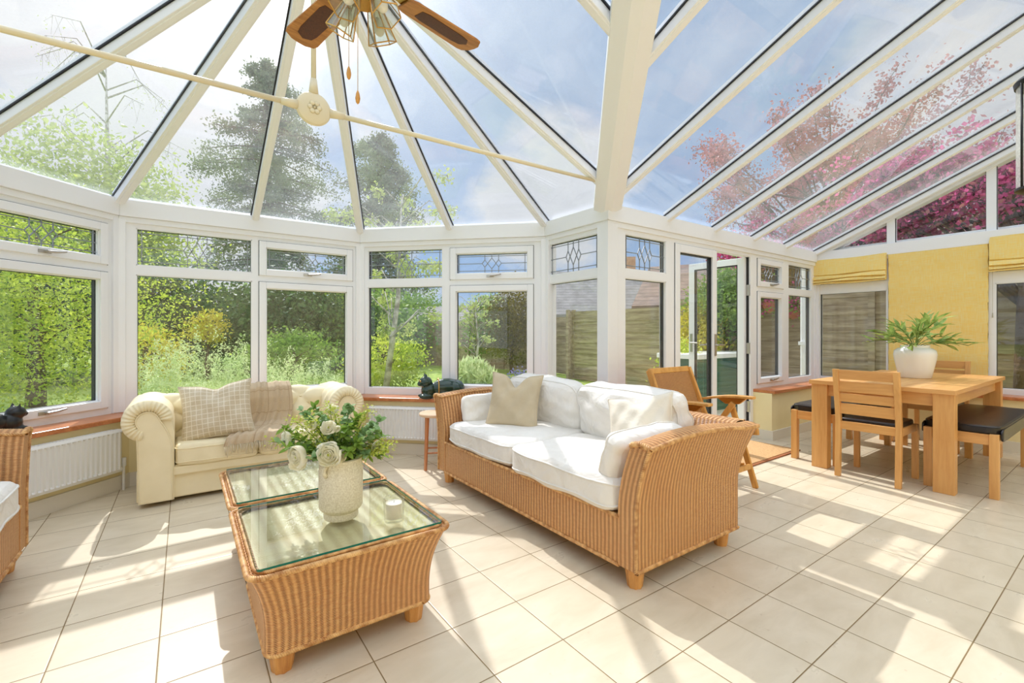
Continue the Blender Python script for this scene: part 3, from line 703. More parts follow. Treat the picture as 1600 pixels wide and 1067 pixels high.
def coffee_table(x0, x1, y0, y1, label):
    cx, cy = (x0+x1)/2, (y0+y1)/2; hx, hy = (x1-x0)/2, (y1-y0)/2
    t = thing('wicker_coffee_table', label, 'table', (cx, cy, 0), 'wicker coffee tables')
    zb, zt = .085, .385; zs = [zb+(zt-zb)*k/14 for k in range(15)]
    def offs(z_): q = (z_-zb)/(zt-zb); return .056*(1-q)**.0*(1-min(1, max(0, (q-.18)/.82))**2.1)
    base = dense(ring_rr(0, 0, hx, hy, .05), .02); n = len(base)
    lens = [0]
    for i in range(n): lens.append(lens[-1]+(Vector(base[i])-Vector(base[(i+1) % n])).length)
    P = []; vl = [0]
    for j, z_ in enumerate(zs):
        o = offs(z_); sx, sy = (hx-o)/hx, (hy-o)/hy
        P += [(cx+p[0]*sx, cy+p[1]*sy, z_) for p in base]
        if j: vl.append(vl[-1]+math.hypot(zs[1]-zs[0], offs(zs[j])-offs(zs[j-1])))
    fs, us = [], []
    for j in range(len(zs)-1):
        for i in range(n):
            fs.append((j*n+i, j*n+(i+1) % n, (j+1)*n+(i+1) % n, (j+1)*n+i)); us.append([(lens[i], vl[j]), (lens[i+1], vl[j]), (lens[i+1], vl[j+1]), (lens[i], vl[j+1])])
    mb = MB(); mb.add(P, fs, us)
    # underside
    mb.add([P[i] for i in range(n)], [tuple(range(n))[::-1]], [[(0, 0)]*n])
    # sloping rim round the glass
    inn = [(cx+p[0]*(hx-.035)/hx, cy+p[1]*(hy-.035)/hy, .392) for p in base]; top = [P[(len(zs)-1)*n+i] for i in range(n)]
    mb.add(top+inn, [(i, (i+1) % n, n+(i+1) % n, n+i) for i in range(n)], [[(lens[i], 0), (lens[i+1], 0), (lens[i+1], .04), (lens[i], .04)] for i in range(n)])
    body = mb.build('wicker_body', M['wicker'], t, smooth=True)
    mb = MB(); mb.braid([(p[0]*1.0+cx, p[1]*1.0+cy, .387) for p in base], .0095, .022, closed=True)
    mb.braid([(cx+p[0]*(hx-.022)/hx, cy+p[1]*(hy-.022)/hy, .395) for p in base], .0065, .016, closed=True)
    mb.braid([(cx+p[0]*(hx-.004-.056)/hx, cy+p[1]*(hy-.004-.056)/hy, zb) for p in base], .009, .022, closed=True)
    mb.build('braided_edge', M['rope'], t, smooth=True)
    mb = MB(); a, b, c_, d_ = cx-hx+.03, cx+hx-.03, cy-hy+.03, cy+hy-.03
    mb.add([(a, c_, .380), (b, c_, .380), (b, d_, .380), (a, d_, .380)], [(0, 1, 2, 3)], [[(0, 0), (b-a, 0), (b-a, d_-c_), (0, d_-c_)]]); mb.build('woven_top', M['wickertop'], t)
    mb = MB(); r = ring_rr(cx, cy, hx-.026, hy-.026, .012, 3); k = len(r)
    mb.add([(x, y, .400) for x, y in r]+[(x, y, .408) for x, y in r], [tuple(range(k))[::-1], tuple(range(k, 2*k))]); 
    mb.add([(x, y, .400) for x, y in r]+[(x, y, .408) for x, y in r], [(i, (i+1) % k, k+(i+1) % k, k+i) for i in range(k)], mi=1)
    mb.build('glass_top', [M['tabletopglass'], M['glassedge']], t)
    for sx in (-1, 1):
        for sy in (-1, 1): fluted_leg(cx+sx*(hx-.115), cy+sy*(hy-.115), zb+.02, t)
    return t
coffee_table(.165, .885, 1.665, 2.375, 'glass-topped wicker coffee table holding the vase and candle')
coffee_table(.165, .885, 2.385, 3.065, 'glass-topped wicker coffee table in front of the cream buttoned sofa')

def sweep(mb, secs, close_sec=True, uvscale=True, flip=False):
    """secs: list of rings (same length); uv v along section, u along sweep"""
    n = len(secs[0]); P = [p for s_ in secs for p in s_]
    ul = [0]
    for a, b in zip(secs, secs[1:]): ul.append(ul[-1]+sum((Vector(p)-Vector(q)).length for p, q in zip(a, b))/n)
    ref = secs[0]; vl = [0]
    for i in range(n): vl.append(vl[-1]+(Vector(ref[i])-Vector(ref[(i+1) % n])).length)
    fs, us = [], []
    for j in range(len(secs)-1):
        for i in range(n if close_sec else n-1):
            q = [(j, i), (j, i+1), (j+1, i+1), (j+1, i)]
            if flip: q = q[::-1]
            fs.append(tuple(a*n+b % n for a, b in q)); us.append([(ul[a], vl[b]) for a, b in q])
    mb.add(P, fs, us)
def wicker_sofa(t, X0, X1, Y0, Y1, face, zt=.665, zs=.325):
    """body with flared arms; face=-1 seat opens toward -X, +1 toward +X"""
    zb = .10; TH = .105
    fx_ = X0 if face < 0 else X1; bx = X1 if face < 0 else X0; o = -face
    def flare(z_): q = max(0, (z_-.36)/(zt-.36)); return .075*q**1.7
    N = 10; zl = [zb+(zt-zb)*k/N for k in range(N+1)]
    for sgn, Yo in ((-1, Y0), (1, Y1)):
        mb = MB()
        def sec(tt):
            x = fx_+(bx-fx_)*tt; zt2 = zt+.03*math.sin(PI*min(1, tt*1.05)); out = []
            for z_ in zl:
                zz_ = zb+(z_-zb)*(zt2-zb)/(zt-zb); xx = x+(-face*flare(z_)*1.0 if tt > .985 else 0); out.append((xx, Yo+sgn*flare(z_), zz_))
            xx = x+(-face*flare(zt) if tt > .985 else 0)
            for k in range(1, 6):
                a = PI*k/6; out.append((xx, Yo+sgn*flare(zt)-sgn*(TH/2)*(1-math.cos(a)), zt2+.018*math.sin(a)))
            for z_ in zl[::-1]:
                zz_ = zb+(z_-zb)*(zt2-zb)/(zt-zb); out.append((x+(-face*flare(z_) if tt > .985 else 0), Yo-sgn*TH+sgn*flare(z_), zz_))
            return out
        secs = [sec(k/40) for k in range(41)]
        sweep(mb, secs, flip=(sgn*face > 0))
        # front end face of the arm, woven upright
        s0 = secs[0]; L_ = s0[:N+1]; R_ = s0[::-1][:N+1]
        for j in range(N):
            a, b, c_, d_ = L_[j], R_[j], R_[j+1], L_[j+1]
            f_ = [a, b, c_, d_]; uv = [(0, zl[j]), (TH, zl[j]), (TH, zl[j+1]), (0, zl[j+1])]
            mb.add(f_, [(0, 1, 2, 3)], [uv])
        mb.add(s0[N:N+7], [tuple(range(7))], [[(.01*k, zt) for k in range(7)]])
        mb.add(secs[-1], [tuple(range(len(s0)))], [[(p[1], p[2]) for p in secs[-1]]])
        mb.build('arm', M['wicker'], t, smooth=False, auto=35)
        br = MB(); br.braid([secs[k][N] for k in range(0, 41)], .011, .03); br.braid([secs[k][N+6] for k in range(0, 41)], .008, .03)
        br.braid([s0[k] for k in range(N, N+7)], .012, .03); br.braid([s0[k] for k in range(N+1)], .008, .03)
        br.braid([secs[k][0] for k in range(0, 41)], .010, .03)
        br.build('braided_edge', M['rope'], t, smooth=True)
    # front rail and back
    mb = MB(); ya, yb = Y0+TH-.004, Y1-TH+.004; dx = .03*o
    def quad(a, b, c_, d_, u0, u1, v0, v1): mb.add([a, b, c_, d_], [(0, 1, 2, 3)], [[(u0, v0), (u1, v0), (u1, v1), (u0, v1)]])
    xf = fx_+.003*o
    quad((xf, ya, zb), (xf, yb, zb), (xf, yb, zs), (xf, ya, zs), 0, yb-ya, 0, zs-zb)
    quad((xf, ya, zs), (xf, yb, zs), (xf+.06*o, yb, zs), (xf+.06*o, ya, zs), 0, yb-ya, 0, .06)
    quad((xf+.06*o, ya, zs), (xf+.06*o, yb, zs), (bx-.1*o, yb, zs-.02), (bx-.1*o, ya, zs-.02), 0, yb-ya, 0, .7)
    quad((xf, ya, zb), (bx, ya, zb), (bx, yb, zb), (xf, yb, zb), 0, 1, 0, yb-ya)
    mb.build('seat_base', M['wicker'], t)
    br = MB(); br.braid([(xf, ya, zs), (xf, yb, zs)], .009, .03); br.braid([(xf, ya, zb), (xf, yb, zb)], .010, .03); br.build('braided_edge', M['rope'], t, smooth=True)
    mb = MB()
    def bsec(tt):
        y = Y0+(Y1-Y0)*tt; out = []
        for z_ in zl: out.append((bx+o*flare(z_)*(1), y, zb+(z_-zb)*1.02))
        for k in range(1, 6):
            a = PI*k/6; out.append((bx+o*flare(zt)-o*TH/2*(1-math.cos(a)), y, zt*1.01+.018*math.sin(a)))
        for z_ in zl[::-1]: out.append((bx-o*TH+o*flare(z_), y, zb+(z_-zb)*1.02))
        return out
    bs = [bsec(k/30) for k in range(31)]; sweep(mb, bs)
    mb.build('back', M['wicker'], t, auto=35)
    br = MB(); br.braid([s_[N] for s_ in bs], .011, .03); br.build('braided_edge', M['rope'], t, smooth=True)
    for sx in (fx_+.065*o, bx-.07*o):
        for y in (Y0+.06, Y1-.06): fluted_leg(sx, y, zb+.02, t, .042)

# ---------------------------------------------------------------- cushions
def box_cushion(mb, c, half, R=None, e=5.0, n=26, puff=0.0, seed=0, wr=.008, piping=None, pr=.0055):
    """soft box: superellipsoid from a cube grid with slow wrinkles; piping tube round the rim in the xy plane"""
    rng = random.Random(seed); ph = [rng.uniform(0, 6.28) for _ in range(12)]
    def shape(p):
        x, y, z_ = p
        k = (abs(x)**e+abs(y)**e+abs(z_)**(e*.62))**(1/e); x, y, z_ = x/k, y/k, z_/k
        zz_ = z_*(1+puff*(1-x*x)*(1-y*y))
        w_ = wr*(math.sin(5.1*x+ph[0]+2.3*math.sin(3.7*y+ph[1]))+math.sin(7.7*y+ph[2]+2*math.sin(4.3*x+ph[3]))+.6*math.sin(13*x+9*y+ph[4]))*.5
        q = Vector((x*(half[0]+w_*.4), y*(half[1]+w_*.4), zz_*half[2]+w_*(z_/(abs(z_)+.25))*.9))
        return q
    M_ = Matrix.Translation(c) @ (R.to_4x4() if R else Matrix.Identity(4))
    for ax in range(3):
        for sg in (-1, 1):
            def fn(u, v, ax=ax, sg=sg):
                a, b = u*2-1, v*2-1; a = math.tan(a*PI/4); b = math.tan(b*PI/4)
                p = [0, 0, 0]; p[ax] = sg; p[(ax+1) % 3] = a; p[(ax+2) % 3] = b; return M_ @ shape(p)
            mb.grid(fn, n, n, flip=(sg < 0))
    if piping is not None:
        for zz_ in piping:
            pts = []
            for k in range(96):
                a = 2*PI*k/96; x, y = math.cos(a), math.sin(a); r = (abs(x)**7+abs(y)**7)**(-1/7)
                q = shape((x*r, y*r, zz_)); q.x *= 1.004; q.y *= 1.004; pts.append(M_ @ q)
            mb.tube(pts, pr, 6, closed=True)
def pillow(mb, c, w_, h_, t_, R, dent=0, seed=0, n=40, uvs=1.0):
    """scatter cushion: lens section with pointed corners; local x width, y height, z thickness"""
    rng = random.Random(seed); ph = [rng.uniform(0, 6.28) for _ in range(8)]
    M_ = Matrix.Translation(c) @ R.to_4x4()
    def pt(u, v, sg):
        x, y = u*2-1, v*2-1
        k = (1-x*x)*(1-y*y); zz_ = t_*max(0, k)**.42
        px = x*(1-.10*(1-y*y)**1.0*abs(x)**2); py = y*(1-.10*(1-x*x)*abs(y)**2)
        py2 = py
        if dent: py2 = py-dent*math.exp(-(x/.28)**2)*max(0, (y+.2)/1.2)**2; zz_ *= 1-.35*math.exp(-(x/.18)**2)*max(0, y)**1.5 if y > 0 else 1
        wv = .02*t_/.08*(math.sin(6*x+ph[0]+2*y)*math.sin(5*y+ph[1])+.5*math.sin(11*x-7*y+ph[2]))*(k**.5)
        return M_ @ Vector((px*w_/2, py2*h_/2, sg*(zz_+wv*.5)))
    for sg in (-1, 1):
        mb.grid(lambda u, v: pt(u, v, sg), n, n, uvfn=lambda u, v: (u*w_*uvs, v*h_*uvs), flip=(sg < 0))
    pts = []
    for k in range(4):
        for q in range(24):
            s_ = q/24; u, v = [(s_, 0), (1, s_), (1-s_, 1), (0, 1-s_)][k]; pts.append(pt(u, v, 0))
    mb.tube(pts, .004, 6, closed=True)
def RM(*rots):
    R = Matrix.Identity(3)
    for ax, deg in rots: R = R @ Matrix.Rotation(math.radians(deg), 3, ax)
    return R

sofa = thing('wicker_sofa', 'two-seat wicker sofa with flared arms and thick white cushions', 'sofa', (2.1, 2.33, 0), 'wicker seating')
wicker_sofa(sofa, 1.64, 2.50, 1.345, 3.30, -1)
def cush(name, label, grp, *a, m='white_cotton', parent=None, **k):
    mb = MB(); c = a[0]; box_cushion(mb, *a, **k)
    o = mb.build(name, M[m], root=(c[0], c[1], c[2]), smooth=True) if parent is None else mb.build(name, M[m], parent, smooth=True)
    if parent is None: tag(o, label, 'cushion', grp)
    return o
# seat cushions
cush('seat_cushion', 'white seat cushion at the window end of the wicker sofa', 'white sofa seat cushions', (1.995, 2.755, .405), (.36, .435, .085), e=9, puff=.10, seed=1, piping=(-.55, .62))
cush('seat_cushion', 'white seat cushion of the wicker sofa, nearest its large flared arm', 'white sofa seat cushions', (1.985, 1.885, .405), (.37, .435, .085), e=9, puff=.10, seed=2, piping=(-.55, .62))
# back cushions lean back
Rb = RM(('Y', 78))
cush('back_cushion', 'plump white back cushion behind the beige linen cushion', 'white sofa back cushions', (2.34, 2.80, .625), (.205, .43, .105), Rb, e=5, puff=.25, seed=3, piping=(-.5, .5), wr=.014)
cush('back_cushion', 'plump white back cushion nearest the wooden folding chair', 'white sofa back cushions', (2.33, 1.96, .63), (.205, .43, .115), RM(('Z', -3), ('Y', 80)), e=4.6, puff=.28, seed=4, piping=(-.5, .5), wr=.016)
# arm bolster cushions
cush('arm_cushion', 'white bolster cushion against the sofa arm by the round stool', 'white sofa arm cushions', (2.0, 3.125, .575), (.24, .115, .065), RM(('X', 78)), e=5, seed=5, piping=None, wr=.006)
cush('arm_cushion', 'white bolster cushion lying against the large flared sofa arm', 'white sofa arm cushions', (1.93, 1.525, .575), (.29, .125, .065), RM(('X', -72)), e=4.5, seed=6, piping=(.5,), wr=.008)
def pill(name, label, *a, m, **k):
    mb = MB(); pillow(mb, *a, **k); o = mb.build(name, M[m], root=a[0], smooth=True); tag(o, label, 'cushion'); return o
p = pill('scatter_cushion', 'beige linen scatter cushion with a dented top on the wicker sofa', (2.02, 2.80, .665), .40, .42, .075, RM(('Z', -50), ('X', 70), ('Z', -3)), m='linen', dent=.45, seed=1)
pill('scatter_cushion', 'small oat coloured scatter cushion beside the white arm bolster', (2.09, 1.68, .645), .38, .38, .085, RM(('Z', -70), ('X', 62), ('Z', 12)), m='oat', dent=.20, seed=2)

# left-hand wicker armchair
ac = thing('wicker_armchair', 'wicker armchair with white cushions under the window beside the radiator', 'armchair', (-1.1, 2.8, 0), 'wicker seating')
wicker_sofa(ac, -1.50, -.655, 2.42, 3.335, 1)
cush('seat_cushion', 'white seat cushion of the armchair by the radiator', 'armchair cushions', (-1.0, 2.83, .405), (.37, .35, .085), e=9, puff=.1, seed=7, piping=(-.55, .62))
cush('arm_cushion', 'white bolster cushion inside the armchair by the radiator', 'armchair cushions', (-.97, 3.12, .60), (.24, .14, .065), RM(('X', 80)), e=5, seed=8)
cush('back_cushion', 'white back cushion of the armchair by the radiator', 'armchair cushions', (-1.32, 2.83, .63), (.2, .34, .10), RM(('Y', -78)), e=5, puff=.2, seed=9)
# ---------------------------------------------------------------- cream buttoned sofa
cs = thing('chesterfield_sofa', 'cream buttoned sofa with rolled arms under the bay window', 'sofa', (.45, 4.2, 0))
X0, X1, YF, YB = -.262, 1.168, 3.925, 4.50
AW = .205; RR = .143; ZA = .582
mb = MB(); mb.box((X0+.0, YF+.03, .03), (X1, YB, .245)); b_ = mb.build('base', M['cream_sofa'], cs, bevel=.012)
mb = MB(); mb.box((X0+AW-.02, YF+.005, .19), (X1-AW+.02, YF+.05, .250)); mb.box((X0+AW, YF+.02, .225), (X1-AW, YB-.1, .26)); mb.build('front_rail', M['cream_sofa'], cs, bevel=.01)
def arm(sgn):
    xo = X0 if sgn < 0 else X1; xi = xo-sgn*AW
    cxr = xo-sgn*.055+sgn*.0; prof = []
    # outline: outer face up to the roll, over the scroll, down the inner face
    prof.append((xo-sgn*.012, .03)); prof.append((xo-sgn*.012, ZA-.10))
    cx_, cz_ = xo-sgn*.06, ZA
    for k in range(19):
        a = math.radians(250-k*15.5) if sgn > 0 else math.radians(-70+k*15.5)
        a = math.radians(-70 - 0 + k*(250/18)) if sgn > 0 else math.radians(250 - k*(250/18))
        prof.append((cx_+RR*math.cos(a), cz_+RR*math.sin(a)))
    prof.append((xi, ZA-.10)); prof.append((xi, .25)); prof.append((xi, .03))
    n = len(prof); rng = random.Random(3)
    secs = []
    K = 36
    for j in range(K+1):
        y = YF-.0+(YB-YF)*j/K; row = []
        for q, (x, z_) in enumerate(prof):
            r = math.hypot(x-cx_, z_-cz_)
            if 2 <= q <= 20:
                s_ = 1+.035*math.cos(2*PI*j/9*1.0+(q//4)*PI)*(1 if j > 1 else .3)-.02
                if j == 0: s_ *= .93
                x, z_ = cx_+(x-cx_)*s_, cz_+(z_-cz_)*s_
            row.append((x, y+(.012 if j == 0 else 0)*0, z_))
        secs.append(row)
    mb = MB(); P = [p for s_ in secs for p in s_]; fs = []
    for j in range(K):
        for i in range(n-1): fs.append((j*n+i, j*n+i+1, (j+1)*n+i+1, (j+1)*n+i))
    mb.add(P, fs); mb.add(secs[0], [tuple(range(n)) if sgn < 0 else tuple(range(n))[::-1]])
    mb.build('arm', M['cream_sofa'], cs, auto=60)
    # scroll facing with pleats gathered round a smooth centre panel
    mb = MB(); cen = (cx_, YF-.004, cz_-.0); ri = .062
    pl = []
    A = 72
    def fpt(u, v):
        a = math.radians((-75 if sgn > 0 else 255)+(255*u if sgn > 0 else -255*u)); r = ri+(RR*.965-ri)*v
        dy = -.026*math.sin(PI*min(1, v*1.0))**.7 + .006*math.cos(2*PI*u*20)*(1-v*.6)
        return (cx_+r*math.cos(a), YF+dy, cz_+r*math.sin(a))
    mb.grid(fpt, 132, 8); mb.build('pleated_facing', M['cream_sofa'], cs, smooth=True)
    mb = MB(); out = []
    pp = [(xo-sgn*.018, .035), (xo-sgn*.018, ZA-.06)]
    q0 = math.atan2(-.06, .017*sgn)
    arc = [(cx_+ri*math.cos(a), cz_+ri*math.sin(a)) for a in [math.radians((-40 if sgn > 0 else 220)+(200*k/14 if sgn > 0 else -200*k/14)) for k in range(15)]]
    xi2 = xi+sgn*.012
    poly = [(xo-sgn*.016, .035), (cx_+sgn*ri*.9, ZA-.06)]+arc+[(xi2+sgn*.03, ZA-.07), (xi2, ZA-.16), (xi2, .20), (xi2-sgn*0, .035)]
    k = len(poly); mb.add([(x, YF-.012, z_) for x, z_ in poly]+[(x, YF+.02, z_) for x, z_ in poly], [tuple(range(k)) if sgn < 0 else tuple(range(k)), tuple(range(k, 2*k))[::-1]]+[(i, k+i, k+(i+1) % k, (i+1) % k) for i in range(k)])
    f_ = mb.build('front_panel', M['cream_sofa'], cs, bevel=.006)
    mb = MB(); mb.tube([(x, YF-.013, z_) for x, z_ in poly], .004, 6, closed=True); mb.build('piping', M['cream_sofa'], f_, smooth=True)
arm(-1); arm(1)
# tufted back: rolled top running between the arms
btn = []
def back_pt(u, v):
    x = X0+.02+(X1-X0-.04)*u
    # v: 0 at the seat, up the face, over the roll to the outside back
    zt_ = ZA+.10+.035*math.sin(PI*u)
    if v < .55: q = v/.55; y = YB-.235-.01*q; z_ = .30+(ZA-.30)*q
    else:
        a = PI*1.15*(v-.55)/.45; y = YB-.245+.095-.095*math.cos(a); z_ = ZA+.095*math.sin(a)*1.05+.02*math.sin(PI*u)
    return x, y, z_
SP = .155
def tuft(u, v):
    x, y, z_ = back_pt(u, v); x1, y1, z1 = back_pt(u, min(1, v+.01)); x0_, y0_, z0_ = back_pt(u, max(0, v-.01))
    ty, tz = y1-y0_, z1-z0_; l_ = math.hypot(ty, tz) or 1; ny, nz = -tz/l_, ty/l_
    L_ = .55 if v >= .55 else .55; s_ = v*.62
    a, b = (u*(X1-X0))/SP, s_/.125
    # diamond lattice: distance to creases
    p, q = a+b, a-b
    cp, cq = abs(math.sin(PI*p/1.0*.5)), abs(math.sin(PI*q*.5))
    h_ = .042*(min(cp, 1)*min(cq, 1))**.5-.012
    return (x, y+ny*h_, z_+nz*h_)
mb = MB(); mb.grid(tuft, 150, 70); mb.build('tufted_back', M['cream_sofa'], cs, smooth=True)
for ia in range(0, 24):
    for ib in range(0, 24):
        if (ia+ib) % 2: continue
        a, b = ia, ib; u = a*SP/(X1-X0); v = b*.125/.62
        if .08 < u < .93 and .2 < v < .98:
            x, y, z_ = tuft(u, v); s_ = MB(); s_.lathe([(.001, -.008), (.009, -.006), (.011, 0), (.008, .005), (.001, .007)], 12, (x, y-.004, z_)); s_.build('button', M['cream_sofa'], cs, smooth=True)
cush('seat_cushion', 'cream seat cushion of the buttoned sofa, under the check pillow', 'cream seat cushions', (.20, 4.125, .325), (.255, .215, .078), e=10, puff=.06, seed=11, m='cream_sofa', piping=(-.6, .6), wr=.003, pr=.004)
cush('seat_cushion', 'cream seat cushion of the buttoned sofa, under the fringed throw', 'cream seat cushions', (.71, 4.125, .325), (.255, .215, .078), e=10, puff=.06, seed=12, m='cream_sofa', piping=(-.6, .6), wr=.003, pr=.004)
pill('check_pillow', 'large beige pillow with a white window check leaning on the cream sofa', (.20, 4.06, .60), .47, .42, .08, RM(('Z', -12), ('X', 72), ('Z', 6)), m='check', dent=.16, seed=5)
# throw
th = thing('fringed_throw', 'taupe fringed throw with fine stripes draped over the cream sofa', 'throw', (.6, 4.15, .4))
path = [(4.47, .60), (4.45, .69), (4.40, .728), (4.33, .735), (4.27, .70), (4.245, .62), (4.235, .50), (4.21, .435), (4.12, .418), (4.0, .418), (3.92, .408), (3.905, .375), (3.903, .345)]
cum = [0]
for a, b in zip(path, path[1:]): cum.append(cum[-1]+math.hypot(a[0]-b[0], a[1]-b[1]))
def pth(s_):
    s_ *= cum[-1]
    for k in range(len(path)-1):
        if s_ <= cum[k+1] or k == len(path)-2:
            q = (s_-cum[k])/(cum[k+1]-cum[k]); return path[k][0]*(1-q)+path[k+1][0]*q, path[k][1]*(1-q)+path[k+1][1]*q
def thp(u, v):
    y, z_ = pth(v); w_ = .30+.10*v; x = .56-.16*max(0, v-.5)*1.3+(u-.5)*w_+.03*v*math.sin(5*v)
    rip = .010*math.sin(u*15+3*v)+.007*math.sin(u*31+v*7)
    return (x, y-abs(rip)*.9-.022*(v > .2)-.004, z_+abs(rip)*.9+(.024 if v < .45 else .008)+.012*math.sin(PI*u)*(v > .6))
mb = MB(); mb.grid(thp, 60, 90, uvfn=lambda u, v: (u*.35, v*cum[-1])); mb.build('cloth', M['throw'], th, smooth=True)
mb = MB(); rng = random.Random(8)
for k in range(46):
    u = (k+.5)/46; p0 = Vector(thp(u, 1)); l_ = rng.uniform(.055, .085); dx = rng.uniform(-.012, .012)
    mb.tube([p0, p0+Vector((dx*.4, -.006, -l_*.5)), p0+Vector((dx, -.002, -l_))], [.0022, .003, .0018], 5)
mb.build('fringe', M['fringe'], th, smooth=True)

# ---------------------------------------------------------------- vase, flowers, candle
VX, VY, VZ = .535, 1.985, .408
vs = thing('stoneware_vase', 'speckled cream stoneware vase with a stepped foot, full of flowers', 'vase', (VX, VY, VZ))
mb = MB(); prof = [(.0, 0), (.066, 0), (.069, .006), (.069, .028), (.083, .042), (.087, .05), (.088, .20), (.086, .206), (.084, .235), (.086, .246), (.080, .25), (.076, .246), (.076, .12), (0, .115)]
mb.lathe(prof, 48, (VX, VY, VZ)); mb.build('body', M['stone'], vs, auto=40)
for sg in (-1, 1):
    mb = MB(); a = math.radians(35 if sg > 0 else 215)
    pts = [(VX+(.085+.016*math.sin(PI*k/6))*math.cos(a), VY+(.085+.016*math.sin(PI*k/6))*math.sin(a), VZ+.19+.045*k/6) for k in range(7)]
    mb.tube(pts, .009, 8); mb.build('handle', M['stone'], vs, smooth=True)
def leaf_card(mb, p, d, w_, l_, up, fold=.25, seg=4, round_=False):
    """folded, curved leaf blade from p along d"""
    d = Vector(d).normalized(); up = Vector(up); s_ = d.cross(up)
    if s_.length < 1e-3: s_ = d.orthogonal()
    s_.normalize(); n = s_.cross(d).normalized(); pts = []; fs = []
    for k in range(seg+1):
        t_ = k/seg; ww = w_/2*(math.sin(PI*min(1, (.08+t_*.92)))**(.6 if round_ else .9)); c = Vector(p)+d*l_*t_+n*(-l_*.22*t_*t_)
        pts += [c-s_*ww+n*ww*fold, c, c+s_*ww+n*ww*fold]
    for k in range(seg):
        a = k*3; fs += [(a, a+1, a+4, a+3), (a+1, a+2, a+5, a+4)]
    mb.add(pts, fs)
rng = random.Random(21)
def flower(px_, py_, pz_, r, dirv, label, grp='white ranunculus blooms in the vase'):
    d = Vector(dirv).normalized(); o = thing('ranunculus', label, 'flower', (px_, py_, pz_), grp)
    z_ = d; x = z_.orthogonal().normalized(); y = z_.cross(x); mb = MB(); c = Vector((px_, py_, pz_))
    for ring, (rr_, n, op) in enumerate(((.20, 3, .1), (.32, 4, .2), (.46, 5, .35), (.62, 5, .6), (.84, 5, 1.0), (1.0, 6, 1.35))):
        for k in range(n):
            a0 = 2*PI*(k/n+ring*.17)+rng.uniform(-.2, .2); wd = 2*PI/n*1.55; sc_ = rng.uniform(.88, 1.1); f1, f2 = rng.uniform(0, 6), rng.uniform(.6, 1.3)
            def fn(u, v):
                a = a0+(u-.5)*wd; th_ = v*(PI*.5+ .15*ring/4)*1.15; R_ = r*rr_*sc_*(1+.07*v*math.sin(9*u+f1))
                prof_r = R_*math.sin(min(th_, PI*.62))*(1+.12*op*v*v); zz_ = -R_*math.cos(th_)*(.8)+r*.30*(1-ring/5)
                edge = 1-.16*abs(2*u-1)**2*f2; zz_ += r*.10*(u-.5)*v*(1 if k % 2 else -1)
                return c+x*prof_r*math.cos(a)+y*prof_r*math.sin(a)+z_*(zz_*edge)
            mb.grid(fn, 6, 6)
    mb.build('petals', M['petal'], o, smooth=True)
    mb = MB(); mb.lathe([(.001, -.004), (r*.2, 0), (r*.2, r*.15), (.001, r*.25)], 10); mb.v = [tuple(c+x*v[0]+y*v[1]+z_*v[2]) for v in mb.v]; mb.build('centre', M['leafy'], o, smooth=True)
    mb = MB(); b = c-z_*r*.7; mb.tube([b, b.lerp(Vector((VX, VY, VZ+.24)), .5)+Vector((0, 0, .02)), (VX+rng.uniform(-.03, .03), VY+rng.uniform(-.03, .03), VZ+.20)], .0028, 6); mb.build('stem', M['stem'], o, smooth=True)
camr = Vector((RT[0], RT[1], 0)); camf = Vector((FW[0], FW[1], 0))
def vp(px, py, dd=0):
    """point near the bouquet seen at a picture position, dd nearer(-)/farther(+)"""
    return at(px, 1.93+dd, None, py)
fl_ = [((465, 714), .044, -.10, 'large open white bloom drooping over the left of the vase'), ((515, 710), .044, -.13, 'large open white bloom over the front rim of the vase'), ((514, 668), .027, -.10, 'small white bloom high in the front of the bouquet'),
       ((489, 664), .018, -.06, 'tight white bud high on the left of the bouquet'), ((447, 685), .026, -.02, 'white bloom at the left edge of the bouquet'), ((533, 712), .022, -.10, 'half open white bloom beside the large front one'),
       ((527, 670), .012, -.11, 'tight white bud right of the small front bloom'), ((590, 698), .022, .0, 'small white bloom low on the right of the bouquet'), ((520, 640), .022, .05, 'white bloom near the top of the bouquet')]
for (px, py), r, dd, lb in fl_:
    p = vp(px, py, dd); dv_ = -camf*.9+camr*((px-525)/110)+Vector((0, 0, .15+(690-py)/120)); flower(p.x, p.y, p.z, r, dv_, lb)
sprigs = []
tips = [(435, 690, -.02), (440, 668, .03), (455, 655, .05), (470, 640, .02), (490, 634, .08), (515, 632, .0), (540, 642, .07), (560, 650, -.02), (575, 640, .06), (596, 655, .02), (602, 680, .05), (612, 695, .0),
        (590, 672, -.06), (560, 690, -.08), (480, 655, -.06), (500, 648, -.07), (545, 665, -.09), (455, 680, .08), (575, 710, -.05), (470, 700, .06), (530, 655, .10), (500, 690, .05), (545, 706, -.12), (560, 700, .05), (488, 716, -.13), (600, 712, .04), (424, 690, .03), (548, 632, .03), (505, 652, .12), (608, 705, -.03), (585, 662, .08), (447, 700, -.08)]
seen_ = set()
